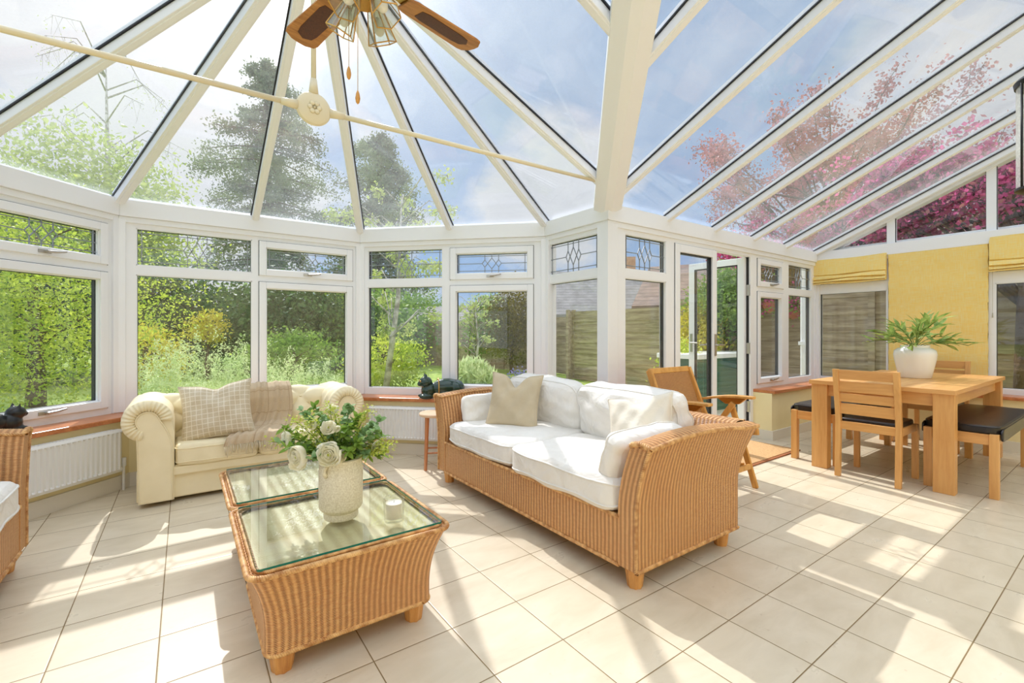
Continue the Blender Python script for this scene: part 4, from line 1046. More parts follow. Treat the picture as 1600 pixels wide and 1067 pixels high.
for k, (px, py, dd) in enumerate(tips):
    kind = ['euca', 'leafg', 'leafy'][k % 3]; tip = vp(px, py, dd); base_ = Vector((VX+rng.uniform(-.04, .04), VY+rng.uniform(-.04, .04), VZ+.19))
    nm = {'euca': 'eucalyptus_sprig', 'leafg': 'green_leaf_sprig', 'leafy': 'lime_filler_sprig'}[kind]
    kd = {'euca': 'round-leaved eucalyptus sprig', 'leafg': 'glossy green leaf sprig', 'leafy': 'tiny-leaved lime green sprig'}[kind]
    zone = ('low' if py > 683 else 'high' if py < 657 else 'halfway up')+' on the '+('far left' if px < 450 else 'left' if px < 492 else 'middle' if px < 562 else 'far right' if px > 599 else 'right')+' of the bouquet'
    if kd+zone in seen_: zone += ', further back' if dd > 0 else ', nearer the front'
    if kd+zone in seen_: print('DUP', kd, zone, px, py, dd)
    seen_.add(kd+zone); lb = kd+' '+zone
    o = thing(nm, lb, 'sprig', tuple(base_), kd+'s in the bouquet'); mid_ = base_.lerp(tip, .5)+Vector((0, 0, .05))
    pts = [base_*(1-t)*(1-t)+mid_*2*t*(1-t)+tip*t*t for t in [q/10 for q in range(11)]]
    mb = MB(); mb.tube(pts, [.0026-.0014*q/10 for q in range(11)], 5); mb.build('stem', M['stem'], o, smooth=True)
    mb = MB()
    nl = {'euca': 42, 'leafg': 38, 'leafy': 240}[kind]
    for q in range(nl):
        t = .35+.65*(q+1)/nl; p0 = base_*(1-t)*(1-t)+mid_*2*t*(1-t)+tip*t*t
        d = Vector((rng.uniform(-1, 1), rng.uniform(-1, 1), rng.uniform(-.4, .9))).normalized(); up = Vector((rng.uniform(-1, 1), rng.uniform(-1, 1), 1.2))
        if kind == 'leafy':
            p0 = p0+d*rng.uniform(.0, .035); leaf_card(mb, p0, d, rng.uniform(.007, .011), rng.uniform(.009, .015), up, .2, 2, True)
        elif kind == 'euca': leaf_card(mb, p0, d, rng.uniform(.020, .030), rng.uniform(.024, .034), up, .12, 3, True)
        else: leaf_card(mb, p0, d, rng.uniform(.014, .022), rng.uniform(.028, .045), up, .2, 4)
    mb.build('leaves', M[kind], o, smooth=True)
cn = thing('candle_tumbler', 'cream candle in a fluted clear glass tumbler on the coffee table', 'candle', (.70, 1.815, .408))
mb = MB(); n = 48
def gl_(r, z_, fl): return [(.70+(r+fl*math.cos(24*2*PI*k/n))*math.cos(2*PI*k/n), 1.815+(r+fl*math.cos(24*2*PI*k/n))*math.sin(2*PI*k/n), .408+z_) for k in range(n)]
rings = [gl_(.036, 0, 0), gl_(.038, .006, .001), gl_(.041, .092, .001), gl_(.0375, .092, 0), gl_(.035, .012, 0)]
P = [p for r in rings for p in r]; mb.add(P, [tuple(range(n))[::-1]]+[(j*n+k, j*n+(k+1) % n, (j+1)*n+(k+1) % n, (j+1)*n+k) for j in range(4) for k in range(n)]+[tuple(range(4*n, 5*n))]); mb.build('glass', M['candleglass'], cn, smooth=True)
mb = MB(); mb.lathe([(.0335, .014), (.0345, .074), (.001, .072)], 32, (.70, 1.815, .408)); mb.build('wax', M['wax'], cn, auto=40)
mb = MB(); mb.tube([(.70, 1.815, .480), (.701, 1.815, .489)], .001, 5); mb.build('wick', M['black'], cn)

# ---------------------------------------------------------------- stool, cats, radiators
st = thing('round_stool', 'tall reddish wooden stool with a pale round top behind the sofa arm', 'stool', (1.80, 3.66, 0))
mb = MB(); mb.lathe([(.0, .452), (.145, .452), (.152, .458), (.152, .472), (.146, .478), (0, .478)], 40, (1.80, 3.66, 0)); mb.build('seat', M['stooltop'], st, auto=40)
lp = []
for k in range(4):
    a = math.radians(20+90*k); a_ = (1.80+.115*math.cos(a), 3.66+.115*math.sin(a), .455); b2 = (1.80+.135*math.cos(a), 3.66+.135*math.sin(a), 0)
    lp.append((Vector(a_), Vector(b2))); mb = MB(); mb.tube([a_, b2], [.019, .013], 10); mb.build('leg', M['stool'], st, auto=50)
for k in range(4):
    a_, b2 = lp[k][0].lerp(lp[k][1], .68), lp[(k+1) % 4][0].lerp(lp[(k+1) % 4][1], .68); mb = MB(); mb.tube([a_, b2], .008, 8); mb.build('stretcher', M['stool'], st, smooth=True)

def ellip(mb, c, r, R=None, n=14):
    M_ = Matrix.Translation(c) @ (R.to_4x4() if R else Matrix.Identity(4))
    mb.grid(lambda u, v: M_ @ Vector((r[0]*math.cos(2*PI*u)*math.sin(PI*(.001+.998*v)), r[1]*math.sin(2*PI*u)*math.sin(PI*(.001+.998*v)), -r[2]*math.cos(PI*(.001+.998*v)))), n, n, cu=True, flip=False)
    mb.add([M_ @ Vector((r[0]*.003*math.cos(2*PI*k/n), r[1]*.003*math.sin(2*PI*k/n), s_*r[2])) for s_ in (-1, 1) for k in range(n)], [tuple(range(n))[::-1], tuple(range(n, 2*n))])
def cat(name, label, loc, deg, m, ribbon, sc=1.9):
    """crouching glazed cat: body, haunch, chest, head with pricked ears, in one surface"""
    R = Matrix.Translation(loc) @ Matrix.Rotation(math.radians(deg), 4, 'Z') @ Matrix.Scale(sc, 4); mb = MB(R)
    ellip(mb, (.055, 0, .048), (.085, .045, .050)); ellip(mb, (.10, 0, .045), (.050, .050, .046)); ellip(mb, (-.035, 0, .040), (.040, .036, .042)); ellip(mb, (-.05, .022, .012), (.038, .014, .014)); ellip(mb, (-.05, -.022, .012), (.038, .014, .014))
    ellip(mb, (-.052, 0, .082), (.034, .036, .030)); ellip(mb, (-.080, 0, .074), (.014, .017, .013)); ellip(mb, (.06, -.045, .018), (.07, .014, .014), RM(('Z', -8)))
    for s_ in (-1, 1):
        mb.add([(-.066, s_*.012, .098), (-.040, s_*.014, .100), (-.050, s_*.036, .096), (-.054, s_*.028, .134)], [(0, 2, 1), (0, 1, 3), (1, 2, 3), (2, 0, 3)] if s_ > 0 else [(0, 1, 2), (0, 3, 1), (1, 3, 2), (2, 3, 0)])
    o = thing(name, label, 'figurine', loc)
    b = mb.build('body', m, o, smooth=True); md = b.modifiers.new('remesh', 'REMESH'); md.mode = 'VOXEL'; md.voxel_size = .006; md.use_smooth_shade = True
    sm = b.modifiers.new('smooth', 'SMOOTH'); sm.factor = .5; sm.iterations = 3
    if ribbon:
        mb = MB(R); pts = [(.012+.006*math.cos(a), .050*math.cos(a), .047+.053*math.sin(a)) for a in [2*PI*k/28 for k in range(28)]]; mb.tube(pts, .0035, 6, closed=True); mb.build('ribbon', M['gold'], o, smooth=True)
        for s_ in (-1, 1):
            mb = MB(R); ellip(mb, (-.080, s_*.015, .088), (.005, .006, .006), n=8); mb.build('eye', M['gold'], o, smooth=True)
    return o
cp = at(681, 4.44, SILL); cat('cat_figurine', 'dark green glazed cat figurine lying on the sill above the stool', (cp.x, cp.y, SILL), -15, M['catgreen'], True)
cp = at(0, 2.87, SILL); cat('cat_figurine', 'black curled cat figurine on the sill above the armchair', (cp.x, cp.y, SILL), -140, M['catblack'], False, 1.45)

def radiator(i, s0, s1, label, z0=.15, z1=.465):
    T, _ = fmat(i); o0 = T @ Vector(((s0+s1)/2, .25, 0)); r = thing('panel_radiator', label, 'radiator', (o0.x, o0.y, 0), 'white panel radiators')
    mb = MB(T); n = int((s1-s0)/.033); W_ = (s1-s0-.04)/n; prof = [(s0, .262), (s0+.02, .275)]
    for k in range(n):
        a = s0+.02+k*W_; prof += [(a+W_*.12, .275), (a+W_*.28, .264), (a+W_*.72, .264), (a+W_*.88, .275)]
    prof += [(s1-.02, .275), (s1, .262)]; zl = [z0, z0+.02, z0+.03, z1-.03, z1-.02, z1]; P = []
    for q, z_ in enumerate(zl):
        for s_, n_ in prof: P.append((s_, n_ if q in (2, 3) else (.275 if q in (1, 4) else .266), z_))
    m_ = len(prof); mb.add(P, [(j*m_+k, (j+1)*m_+k, (j+1)*m_+k+1, j*m_+k+1) for j in range(5) for k in range(m_-1)])
    mb.build('panel', M['white_paint'], r, auto=30)
    mb = MB(T); mb.box((s0, .222, z0+.01), (s1, .262, z1-.002)); mb.build('side_casing', M['white_paint'], r, bevel=.003)
    mb = MB(T)
    for k in range(int((s1-s0-.06)/.02)): mb.box((s0+.03+k*.02, .226, z1-.003), (s0+.042+k*.02, .264, z1+.002))
    mb.build('top_grille', M['white_paint'], r)
    for s_ in (s1+.03,):
        mb = MB(T); mb.tube([(s_-.04, .243, z0+.05), (s_, .243, z0+.05), (s_, .243, 0)], .009, 10); mb.tube([(s_, .243, z0+.03), (s_, .243, z0+.09)], .016, 12); mb.build('valve', M['white_paint'], r, auto=40)
    for s_ in (s0+.1, s1-.1):
        mb = MB(T); mb.box((s_-.02, .20, z0+.06), (s_+.02, .23, z1-.06)); mb.build('bracket', M['white_paint'], r)
radiator(1, .45, 1.72, 'white panel radiator under the left window sill beside the armchair')
radiator(3, .22, 1.05, 'white panel radiator behind the stool and flowers')
# ---------------------------------------------------------------- folding recliner chair behind the sofa
fc = thing('folding_chair', 'teak folding armchair with a rattan back between sofa and French doors', 'chair', (3.2, 1.95, 0))
XL, XR = 2.94, 3.45
def bar(name, a, b, w_, h_, m='teak', up=(1, 0, 0), parent=fc, bevel=.005):
    mb = MB(); mb.bar(a, b, w_, h_, up); return mb.build(name, M[m], parent, bevel=bevel)
top = (2.285, .885); bot = (2.10, .40)
for x in (XL, XR): bar('back_rail', (x, top[0], top[1]), (x, bot[0]-.02, bot[1]-.02), .05, .026, up=(1, 0, 0))
bar('top_rail', (XL, top[0], top[1]-.012), (XR, top[0], top[1]-.012), .026, .045, up=(0, .36, .93))
bar('bottom_rail', (XL, 2.11, .44), (XR, 2.11, .44), .026, .045, up=(0, .36, .93))
mb = MB(); mb.grid(lambda u, v: (XL+.02+(XR-XL-.04)*u, 2.115+(2.278-2.115)*v-.004, .45+.42*v), 12, 12, uvfn=lambda u, v: (u*.5, v*.45)); b_ = mb.build('rattan_panel', M['rattan'], fc)
md = b_.modifiers.new('solid', 'SOLIDIFY'); md.thickness = .012
for x in (XL-.0, XR+.0): bar('seat_rail', (x, 2.20, .385), (x, 1.70, .445), .05, .026)
mb = MB(); mb.grid(lambda u, v: (XL+.01+(XR-XL-.02)*u, 2.12-.40*v, .402+.045*v-.012*math.sin(PI*u)), 10, 10, uvfn=lambda u, v: (u*.5, v*.45), flip=True); b_ = mb.build('rattan_seat', M['rattan'], fc)
md = b_.modifiers.new('solid', 'SOLIDIFY'); md.thickness = .012
for x, sx in ((XL-.035, -1), (XR+.035, 1)):
    mb = MB(); n = 14; P = []
    for k in range(n+1):
        q = k/n; y = 2.20-.45*q; z_ = .615+.06*q+.018*math.sin(PI*q); w_ = .028+.012*math.sin(PI*q)
        P += [(x-w_, y, z_), (x+w_, y, z_), (x+w_, y, z_+.02), (x-w_, y, z_+.02)]
    fs = [(4*k+i, 4*k+(i+1) % 4, 4*k+4+(i+1) % 4, 4*k+4+i) for k in range(n) for i in range(4)]+[(0, 3, 2, 1), (4*n, 4*n+1, 4*n+2, 4*n+3)]
    mb.add(P, fs); mb.build('arm', M['teak'], fc, auto=40, bevel=.004)
    mb = MB(); mb.add([(x+dx, y, z_) for dx in (-.012, .012) for y, z_ in ((2.04, .655), (1.80, .675), (1.86, .625), (1.97, .615))], [(0, 1, 2, 3), (7, 6, 5, 4), (0, 4, 5, 1), (1, 5, 6, 2), (2, 6, 7, 3), (3, 7, 4, 0)]); mb.build('arm_bracket', M['brass'], fc, bevel=.003)
    bar('leg', (x-sx*.0, 1.93, .63), (x+sx*.035, 1.755, 0), .042, .024)
    bar('leg', (x-sx*.02, 1.90, .63), (x-sx*.01, 2.34, 0), .042, .024)
    bar('brace', (x+sx*.01, 1.83, .16), (x+sx*.0, 2.30, .10), .035, .02)
bar('stretcher', (XL-.05, 1.79, .16), (XR+.05, 1.79, .16), .02, .04, up=(0, 0, 1))
bar('stretcher', (XL-.03, 2.29, .14), (XR+.03, 2.29, .14), .02, .04, up=(0, 0, 1))
mtb = MB(); mtb.prism([(3.69, 2.05), (5.0, 2.05), (5.0, 2.57), (3.69, 2.57)], .0008, .010)
mt = MB(); mt.prism([(3.72, 2.08), (4.97, 2.08), (4.97, 2.54), (3.72, 2.54)], 0.001, .015)
o = mtb.build('door_mat', M['matedge'], root=(4.35, 2.3, 0), bevel=.003); mt.build('coir_pile', M['mat'], o, bevel=.003); tag(o, 'rectangular coir door mat inside the French doors', 'mat')

# ---------------------------------------------------------------- dining set
TX0, TX1, TY0, TY1, TZ = 4.49, 6.33, .825, 1.775, .76
dt = thing('dining_table', 'solid oak dining table with slab legs and a white potted plant', 'table', (5.4, 1.3, 0))
mb = MB()
n = 9
for k in range(n):
    y0 = TY0+(TY1-TY0)*k/n; mb.box((TX0+.0, y0+.0004, TZ-.032), (TX1, y0+(TY1-TY0)/n-.0004, TZ))
mb.build('tabletop', M['oak'], dt, bevel=.0015)
for xa, xb_ in ((TX0-.0005, TX0+.055), (TX1-.055, TX1+.0005)): mb = MB(); mb.box((xa, TY0-.001, TZ-.033), (xb_, TY1+.001, TZ+.001)); mb.build('breadboard_end', M['oaky'], dt, bevel=.002)
for x in (TX0+.02, TX1-.11):
    for y in (TY0+.012, TY1-.132):
        mb = MB(); mb.box((x, y, 0), (x+.088, y+.12, TZ-.033)); mb.build('leg', M['oakv'], dt, bevel=.003)
for y in (TY0+.05, TY1-.075):
    mb = MB(); mb.box((TX0+.108, y, TZ-.13), (TX1-.11, y+.025, TZ-.033)); mb.build('apron', M['oak'], dt)
for x in (TX0+.05, TX1-.075):
    mb = MB(); mb.box((x, TY0+.132, TZ-.13), (x+.025, TY1-.132, TZ-.033)); mb.build('apron', M['oaky'], dt)
def dining_chair(xb, yc, sgn, label):
    """back at x=xb, seat toward sgn*x"""
    o = thing('dining_chair', label, 'chair', (xb, yc, 0), 'oak ladder-back dining chairs'); w_ = .215; g = sgn
    def B(nm, a, b, ww, hh, m, up): mb = MB(); mb.bar(a, b, ww, hh, up); return mb.build(nm, M[m], o, bevel=.003)
    for s_ in (-1, 1):
        y = yc+s_*(w_-.018); mb = MB()
        # rear post: straight below, raked above
        P = []
        for x, z_ in ((xb-g*.02, 0), (xb, .43), (xb-g*.005, .50), (xb-g*.065, .88)):
            P += [(x-.019, y-.019, z_), (x+.019, y-.019, z_), (x+.019, y+.019, z_), (x-.019, y+.019, z_)]
        mb.add(P, [(4*k+i, 4*k+(i+1) % 4, 4*k+4+(i+1) % 4, 4*k+4+i) for k in range(3) for i in range(4)]+[(3, 2, 1, 0), (12, 13, 14, 15)]); mb.build('leg', M['oakv'], o, bevel=.003)
        mb = MB(); mb.box((xb+g*.40-.02, y-.02, 0), (xb+g*.40+.02, y+.02, .44)); mb.build('leg', M['oakv'], o, bevel=.003)
        mb = MB(); mb.bar((xb+g*.02, y, .415), (xb+g*.39, y, .415), .022, .06, (0, 0, 1)); mb.build('side_rail', M['oak'], o, bevel=.002)
    for z0, z1 in ((.800, .876), (.698, .783), (.615, .683), (.515, .600)):
        zc = (z0+z1)/2; x = xb-g*(.005+.06*(zc-.5)/.38); mb = MB(); mb.bar((x, yc-w_+.035, zc), (x, yc+w_-.035, zc), .016, z1-z0, (0, 0, 1)); mb.build('back_slat', M['oaky'], o, bevel=.002)
    for x in (xb+g*.0, xb+g*.40): mb = MB(); mb.bar((x, yc-w_+.035, .42), (x, yc+w_-.035, .42), .022, .065, (0, 0, 1)); mb.build('seat_rail', M['oaky'], o, bevel=.002)
    mb = MB(); box_cushion(mb, (xb+g*.215, yc, .457), (.205, .195, .022), e=10, n=10, puff=.15, wr=0); mb.build('seat_pad', M['leather'], o, smooth=True)
dining_chair(4.405, 1.322, 1, 'oak ladder-back chair with black seat at the near end of the table')
dining_chair(6.53, 1.32, -1, 'oak ladder-back chair behind the potted plant against the yellow blind')
def bench(x0, x1, y0, y1, label):
    o = thing('dining_bench', label, 'bench', ((x0+x1)/2, (y0+y1)/2, 0), 'oak dining benches')
    for x in (x0, x1-.055):
        for y in (y0, y1-.05): mb = MB(); mb.box((x, y, 0), (x+.055, y+.05, .455)); mb.build('leg', M['oakv'], o, bevel=.003)
    for y in (y0+.008, y1-.033): mb = MB(); mb.box((x0+.055, y, .375), (x1-.055, y+.025, .45)); mb.build('rail', M['oak'], o, bevel=.002)
    for x in (x0+.01, x1-.035): mb = MB(); mb.box((x, y0+.05, .375), (x+.025, y1-.05, .45)); mb.build('rail', M['oaky'], o, bevel=.002)
    mb = MB(); box_cushion(mb, ((x0+x1)/2+.02, (y0+y1)/2, .476), ((x1-x0)/2-.005, (y1-y0)/2+.012, .034), e=12, n=16, puff=.02, wr=.001, piping=(.7,), pr=.003)
    for yy in (y0-.010, y1+.010): box_cushion(mb, ((x0+x1)/2+.02, yy, .445), ((x1-x0)/2-.01, .007, .045), e=10, n=8, wr=.001)
    mb.build('leather_pad', M['leather'], o, smooth=True)
bench(4.645, 6.02, .635, 1.04, 'oak bench with black leather pad on the near side of the table')
bench(4.645, 6.02, 1.60, 1.99, 'oak bench with pale shine on its pad, on the window side of the table')
# potted plant
PXY = (5.50, 1.29); pp = thing('potted_plant', 'white ginger-jar pot with long-leaved green plant on the dining table', 'plant', (*PXY, TZ))
mb = MB(); mb.lathe([(0, 0), (.112, 0), (.118, .006), (.132, .08), (.150, .17), (.156, .215), (.150, .25), (.124, .272), (.104, .278), (.104, .290), (.110, .298), (.100, .300), (.095, .28), (0, .27)], 48, (*PXY, TZ)); mb.build('pot', M['ceramic'], pp, smooth=True)
rng = random.Random(5); lv = MB(); sm = MB()
for k in range(24):
    a = 2*PI*k/24+rng.uniform(-.15, .15); L_ = rng.uniform(.2, .40); el = rng.uniform(.1, 1.0); b0 = Vector((*PXY, TZ+.27)); d = Vector((math.cos(a)*math.cos(el), math.sin(a)*math.cos(el), math.sin(el)))
    tip = b0+d*L_+Vector((0, 0, -.02)); mid_ = b0+d*L_*.5+Vector((0, 0, .07)); pts = [b0*(1-t)**2+mid_*2*t*(1-t)+tip*t*t for t in [q/8 for q in range(9)]]; sm.tube(pts, .003, 5)
    for q in range(7):
        t = .35+.65*q/6; p0 = b0*(1-t)**2+mid_*2*t*(1-t)+tip*t*t; dd = (d+Vector((rng.uniform(-1, 1), rng.uniform(-1, 1), rng.uniform(-.5, .5)))*.8).normalized(); leaf_card(lv, p0, dd, rng.uniform(.028, .042), rng.uniform(.11, .17), (rng.uniform(-.5, .5), rng.uniform(-.5, .5), 1), .25, 5)
lv.build('leaves', M['olive'], pp, smooth=True); sm.build('stems', M['stem'], pp, smooth=True)

# ---------------------------------------------------------------- yellow roman blinds
def blind(s0, s1, z0, z1, folded, label):
    o0 = T6 @ Vector(((s0+s1)/2, .05, z0)); o = thing('roman_blind', label, 'blind', tuple(o0), 'yellow roman blinds'); mb = MB(T6)
    if folded:
        prof = [(.02, z1), (.045, z1), (.052, z1-.05), (.066, z0+.155), (.070, z0+.125), (.050, z0+.120), (.078, z0+.095), (.084, z0+.070), (.055, z0+.066), (.086, z0+.045), (.090, z0+.028), (.058, z0+.026), (.088, z0+.012), (.080, z0), (.03, z0+.002), (.02, z0+.02)]
    else:
        prof = [(.012, z1), (.030, z1)]+[(.030+.003*math.sin(k*.9), z1-(z1-z0)*k/30) for k in range(1, 31)]+[(.012, z0)]
    n = len(prof); N = 24
    def fn(u, v):
        k = min(n-1, int(round(v*(n-1)))); nn, z_ = prof[k]; w_ = .006*math.sin(u*9+k)*(1 if folded and 2 < k < n-2 else .15); return (s0+(s1-s0)*u+(.004*math.sin(k*2.1) if u in (0, 1) else 0), nn+w_, z_+(.012*math.sin(u*7+k*.5)*.4 if folded else 0))
    mb.grid(fn, N, n-1, flip=True)
    for u in (0, 1): mb.add([fn(u, k/(n-1)) for k in range(n)], [tuple(range(n)) if u else tuple(range(n))[::-1]])
    mb.build('fabric', M['yellow'], o, auto=50)
    if folded:
        mb = MB(T6); mb.box((s0, .0, z1-.02), (s1, .02, z1+.002)); mb.build('headrail', M['upvc'], o)
        c = MB(T6); c.tube([(s0+.02, .03, z1-.02), (s0+.02, .03, z1-.78)], .0015, 5); c.tube([(s0+.02, .03, z1-.78), (s0+.02, .03, z1-.83)], [.004, .006], 8); c.build('pull_cord', M['steel'], o)
blind(-.055+.03, .765, 1.80, 2.12, True, 'yellow roman blind pulled up over the corner window')
blind(.785, 1.613, .50, 2.145, False, 'yellow roman blind hanging full length behind the dining table')
blind(1.625, 2.55, 1.80, 2.16, True, 'yellow roman blind pulled up over the window right of the long blind')

# ---------------------------------------------------------------- tie rods, fan, lantern
tr = thing('tie_rod', 'cream tie rod with a round boss spanning the bay roof', 'tie rod', (XC, YC, 2.30))
BZ = 2.305
rp = Vector((2.60, YC, 2.25)); zr = 2.33
mb = MB(); mb.tube([(-1.62, YC, 2.285), (XC-.1, YC, BZ)], .013, 10); mb.tube([(XC+.1, YC, BZ), (2.58, YC, 2.33)], .013, 10); mb.build('rod', M['tie'], tr, smooth=True)
mb = MB(); mb.tube([(XC, YC, BZ+.1), (XC, YC, ZR-.1)], .013, 10); mb.build('hanger', M['tie'], tr, smooth=True)
mb = MB(Matrix.Translation((XC, YC, BZ)) @ Matrix.Rotation(PI/2, 4, 'X') @ Matrix.Rotation(0, 4, 'Z')); mb.lathe([(.0, -.022), (.062, -.022), (.078, -.014), (.084, 0), (.078, .014), (.062, .022), (.0, .022)], 40); bo = mb.build('boss', M['tie'], tr, auto=40)
mb = MB(Matrix.Translation((XC, YC-.024, BZ)) @ Matrix.Rotation(PI/2, 4, 'X'))
for k in range(6): mb.lathe([(.001, 0), (.013, 0), (.010, .004), (.001, .005)], 14, (.022*math.cos(k*PI/3), .022*math.sin(k*PI/3), 0))
mb.lathe([(.001, 0), (.008, 0), (.001, .006)], 12); mb.build('rosette', M['tie'], bo, smooth=True)
for a, b in (((XC-.075, YC, BZ), (XC-.15, YC, BZ-.001)), ((XC+.075, YC, BZ), (XC+.15, YC, BZ+.002)), ((XC, YC, BZ+.075), (XC, YC, BZ+.15))):
    mb = MB(); mb.tube([a, b], [.024, .016], 12); mb.build('socket', M['tie'], tr, smooth=True)
mb = MB(); mb.tube([(2.55, YC, 2.33), (2.63, YC, 2.345)], [.02, .012], 10); mb.build('socket', M['tie'], tr, smooth=True)

FX, FY, FZ = .53, 1.66, 2.46
fan = thing('ceiling_fan', 'oak and cane bladed ceiling fan with brass glass lamps on the ridge', 'ceiling fan', (FX, FY, FZ))
mb = MB(); mb.tube([(FX, FY, FZ+.1), (FX, FY, ZR-.08)], .012, 12); mb.lathe([(.001, 0), (.06, 0), (.07, .05), (.001, .06)], 24, (FX, FY, ZR-.14)); mb.build('down_rod', M['brass'], fan, auto=40)
mb = MB(); mb.lathe([(.001, -.06), (.06, -.06), (.10, -.03), (.105, .03), (.08, .07), (.03, .10), (.001, .10)], 32, (FX, FY, FZ+.03)); mb.build('motor', M['brass'], fan, auto=40)
for deg in (13, 103, 193, 283):
    Rz = Matrix.Translation((FX, FY, FZ)) @ Matrix.Rotation(math.radians(deg), 4, 'Z') @ Matrix.Rotation(math.radians(9), 4, 'X')
    out = [(.17, -.045), (.20, -.055), (.50, -.068), (.525, -.062), (.535, -.045), (.545, -.030), (.548, 0), (.545, .030), (.535, .045), (.525, .062), (.50, .068), (.20, .055), (.17, .045)]
    mb = MB(Rz); mb.prism(out, -.004, .004); bl = mb.build('blade', M['fanwood'], fan, bevel=.0015)
    cane = [(.24, -.028), (.27, -.036), (.44, -.036), (.48, -.030), (.50, 0), (.48, .030), (.44, .036), (.27, .036), (.24, .028)]
    mb = MB(Rz); mb.prism(cane, -.0055, -.0042); mb.build('cane_inset', M['fancane'], bl)
    mb = MB(Rz); mb.prism([(.07, -.015), (.15, -.02), (.20, -.035), (.22, 0), (.20, .035), (.15, .02), (.07, .015)], .004, .010); mb.build('blade_iron', M['brass'], fan)
mb = MB(); mb.lathe([(.001, -.06), (.035, -.06), (.045, -.03), (.045, .0), (.001, .0)], 24, (FX, FY, FZ-.04)); mb.build('switch_housing', M['brass'], fan, auto=40)
for k, deg in enumerate((-65, 35, 125, 215)):
    Rz = Matrix.Translation((FX, FY, FZ-.085)) @ Matrix.Rotation(math.radians(deg), 4, 'Z') @ Matrix.Translation((.062, 0, 0)) @ Matrix.Rotation(math.radians(-28), 4, 'Y')
    mb = MB(Rz); n = 6; rings = []
    for r, z_ in ((.024, .01), (.052, -.10), (.050, -.10), (.023, .008)): rings += [(r*math.cos(2*PI*q/n), r*math.sin(2*PI*q/n), z_) for q in range(n)]
    mb.add(rings, [(j*n+q, j*n+(q+1) % n, (j+1)*n+(q+1) % n, (j+1)*n+q) for j in range(3) for q in range(n)]); sh = mb.build('glass_shade', M['fanglass'], fan)
    mb = MB(Rz)
    for q in range(n):
        a = 2*PI*q/n; b = 2*PI*(q+1)/n; mb.tube([(.025*math.cos(a), .025*math.sin(a), .01), (.053*math.cos(a), .053*math.sin(a), -.10)], .0022, 6); mb.tube([(.053*math.cos(a), .053*math.sin(a), -.10), (.053*math.cos(b), .053*math.sin(b), -.10)], .0022, 6)
    mb.lathe([(.001, .01), (.027, .01), (.02, .03), (.001, .035)], 16); mb.build('brass_frame', M['brass'], sh, auto=40)
    mb = MB(Rz); ellip(mb, (0, 0, -.045), (.022, .022, .032)); mb.build('bulb', M['frosted'], sh, smooth=True)
for (px, py, d) in ((545, 112, 1.60), (559, 150, 1.56)):
    p = at(px, d, None, py); mb = MB(); mb.tube([(p.x, p.y, p.z+.02), (p.x, p.y, FZ-.06)], .0012, 5); ch = mb.build('pull_chain', M['brass'], fan)
    mb = MB(); mb.lathe([(.001, -.028), (.006, -.022), (.0085, -.008), (.006, .008), (.002, .018), (.001, .02)], 12, (p.x, p.y, p.z)); mb.build('pull', M['teak'], ch, smooth=True)
LX, LY = 4.50, .395
ln_ = thing('hanging_lantern', 'cylindrical glass lantern with black caps hanging from the ridge', 'lantern', (LX, LY, 2.1))
mb = MB(); mb.lathe([(.001, 0), (.12, 0), (.15, .014), (.15, .03), (.135, .035), (.001, .035)], 32, (LX, LY, 2.09)); mb.build('base_cap', M['black'], ln_, auto=40); mb = MB(); mb.lathe([(.001, 0), (.15, 0), (.155, .03), (.14, .05), (.06, .075), (.001, .08)], 32, (LX, LY, 2.78)); mb.build('top_cap', M['black'], ln_, auto=40)
mb = MB(); mb.lathe([(.142, .035), (.142, .69)], 40, (LX, LY, 2.09)); mb.f = mb.f[:-2]; mb.build('glass', M['lanternglass'], ln_, smooth=True)
mb = MB()
for k in range(4): a = PI/4+PI/2*k; mb.tube([(LX+.147*math.cos(a), LY+.147*math.sin(a), 2.12), (LX+.147*math.cos(a), LY+.147*math.sin(a), 2.79)], .006, 6)
mb.tube([(LX, LY, 2.86), (LX, LY, ZR-.07)], .006, 8); mb.build('bars', M['black'], ln_, smooth=True)
mb = MB(); mb.lathe([(.001, 0), (.04, 0), (.04, .22), (.001, .22)], 24, (LX, LY, 2.13)); mb.build('candle', M['wax'], ln_, auto=40)
# ---------------------------------------------------------------- garden
GZ = -.14
mb = MB(); mb.prism([(-60, -15), (90, -15), (90, 90), (-60, 90)], GZ-.3, GZ-.02); mb.build('ground', M['grass'], kind='structure')
mb = MB(); mb.prism([(3.1, 2.9), (12, 2.9), (12, 5.6), (3.1, 5.6)], GZ-.05, GZ); mb.build('patio', M['paving'], kind='structure')
nr = np.random.default_rng(7)
def leaves_mesh(name, cent, spread, n, leaf, m, parent, clumps=60, flat=.6, seed=0, up=0.0, aspect=.55, shell=.5):
    """many small leaf blades gathered in clumps inside an ellipsoid"""
    r = np.random.default_rng(seed); cent = np.array(cent, float); spread = np.array(spread, float)
    d = r.normal(size=(clumps, 3)); d /= np.linalg.norm(d, axis=1)[:, None]
    cl = cent+d*spread*(shell+(1-shell)*r.random((clumps, 1)))**.7
    k = r.integers(0, clumps, n); cs_ = spread.mean()*.22
    p = cl[k]+r.normal(size=(n, 3))*np.array([cs_, cs_, cs_*flat])
    return cards(name, p, leaf, m, parent, r, up, aspect)
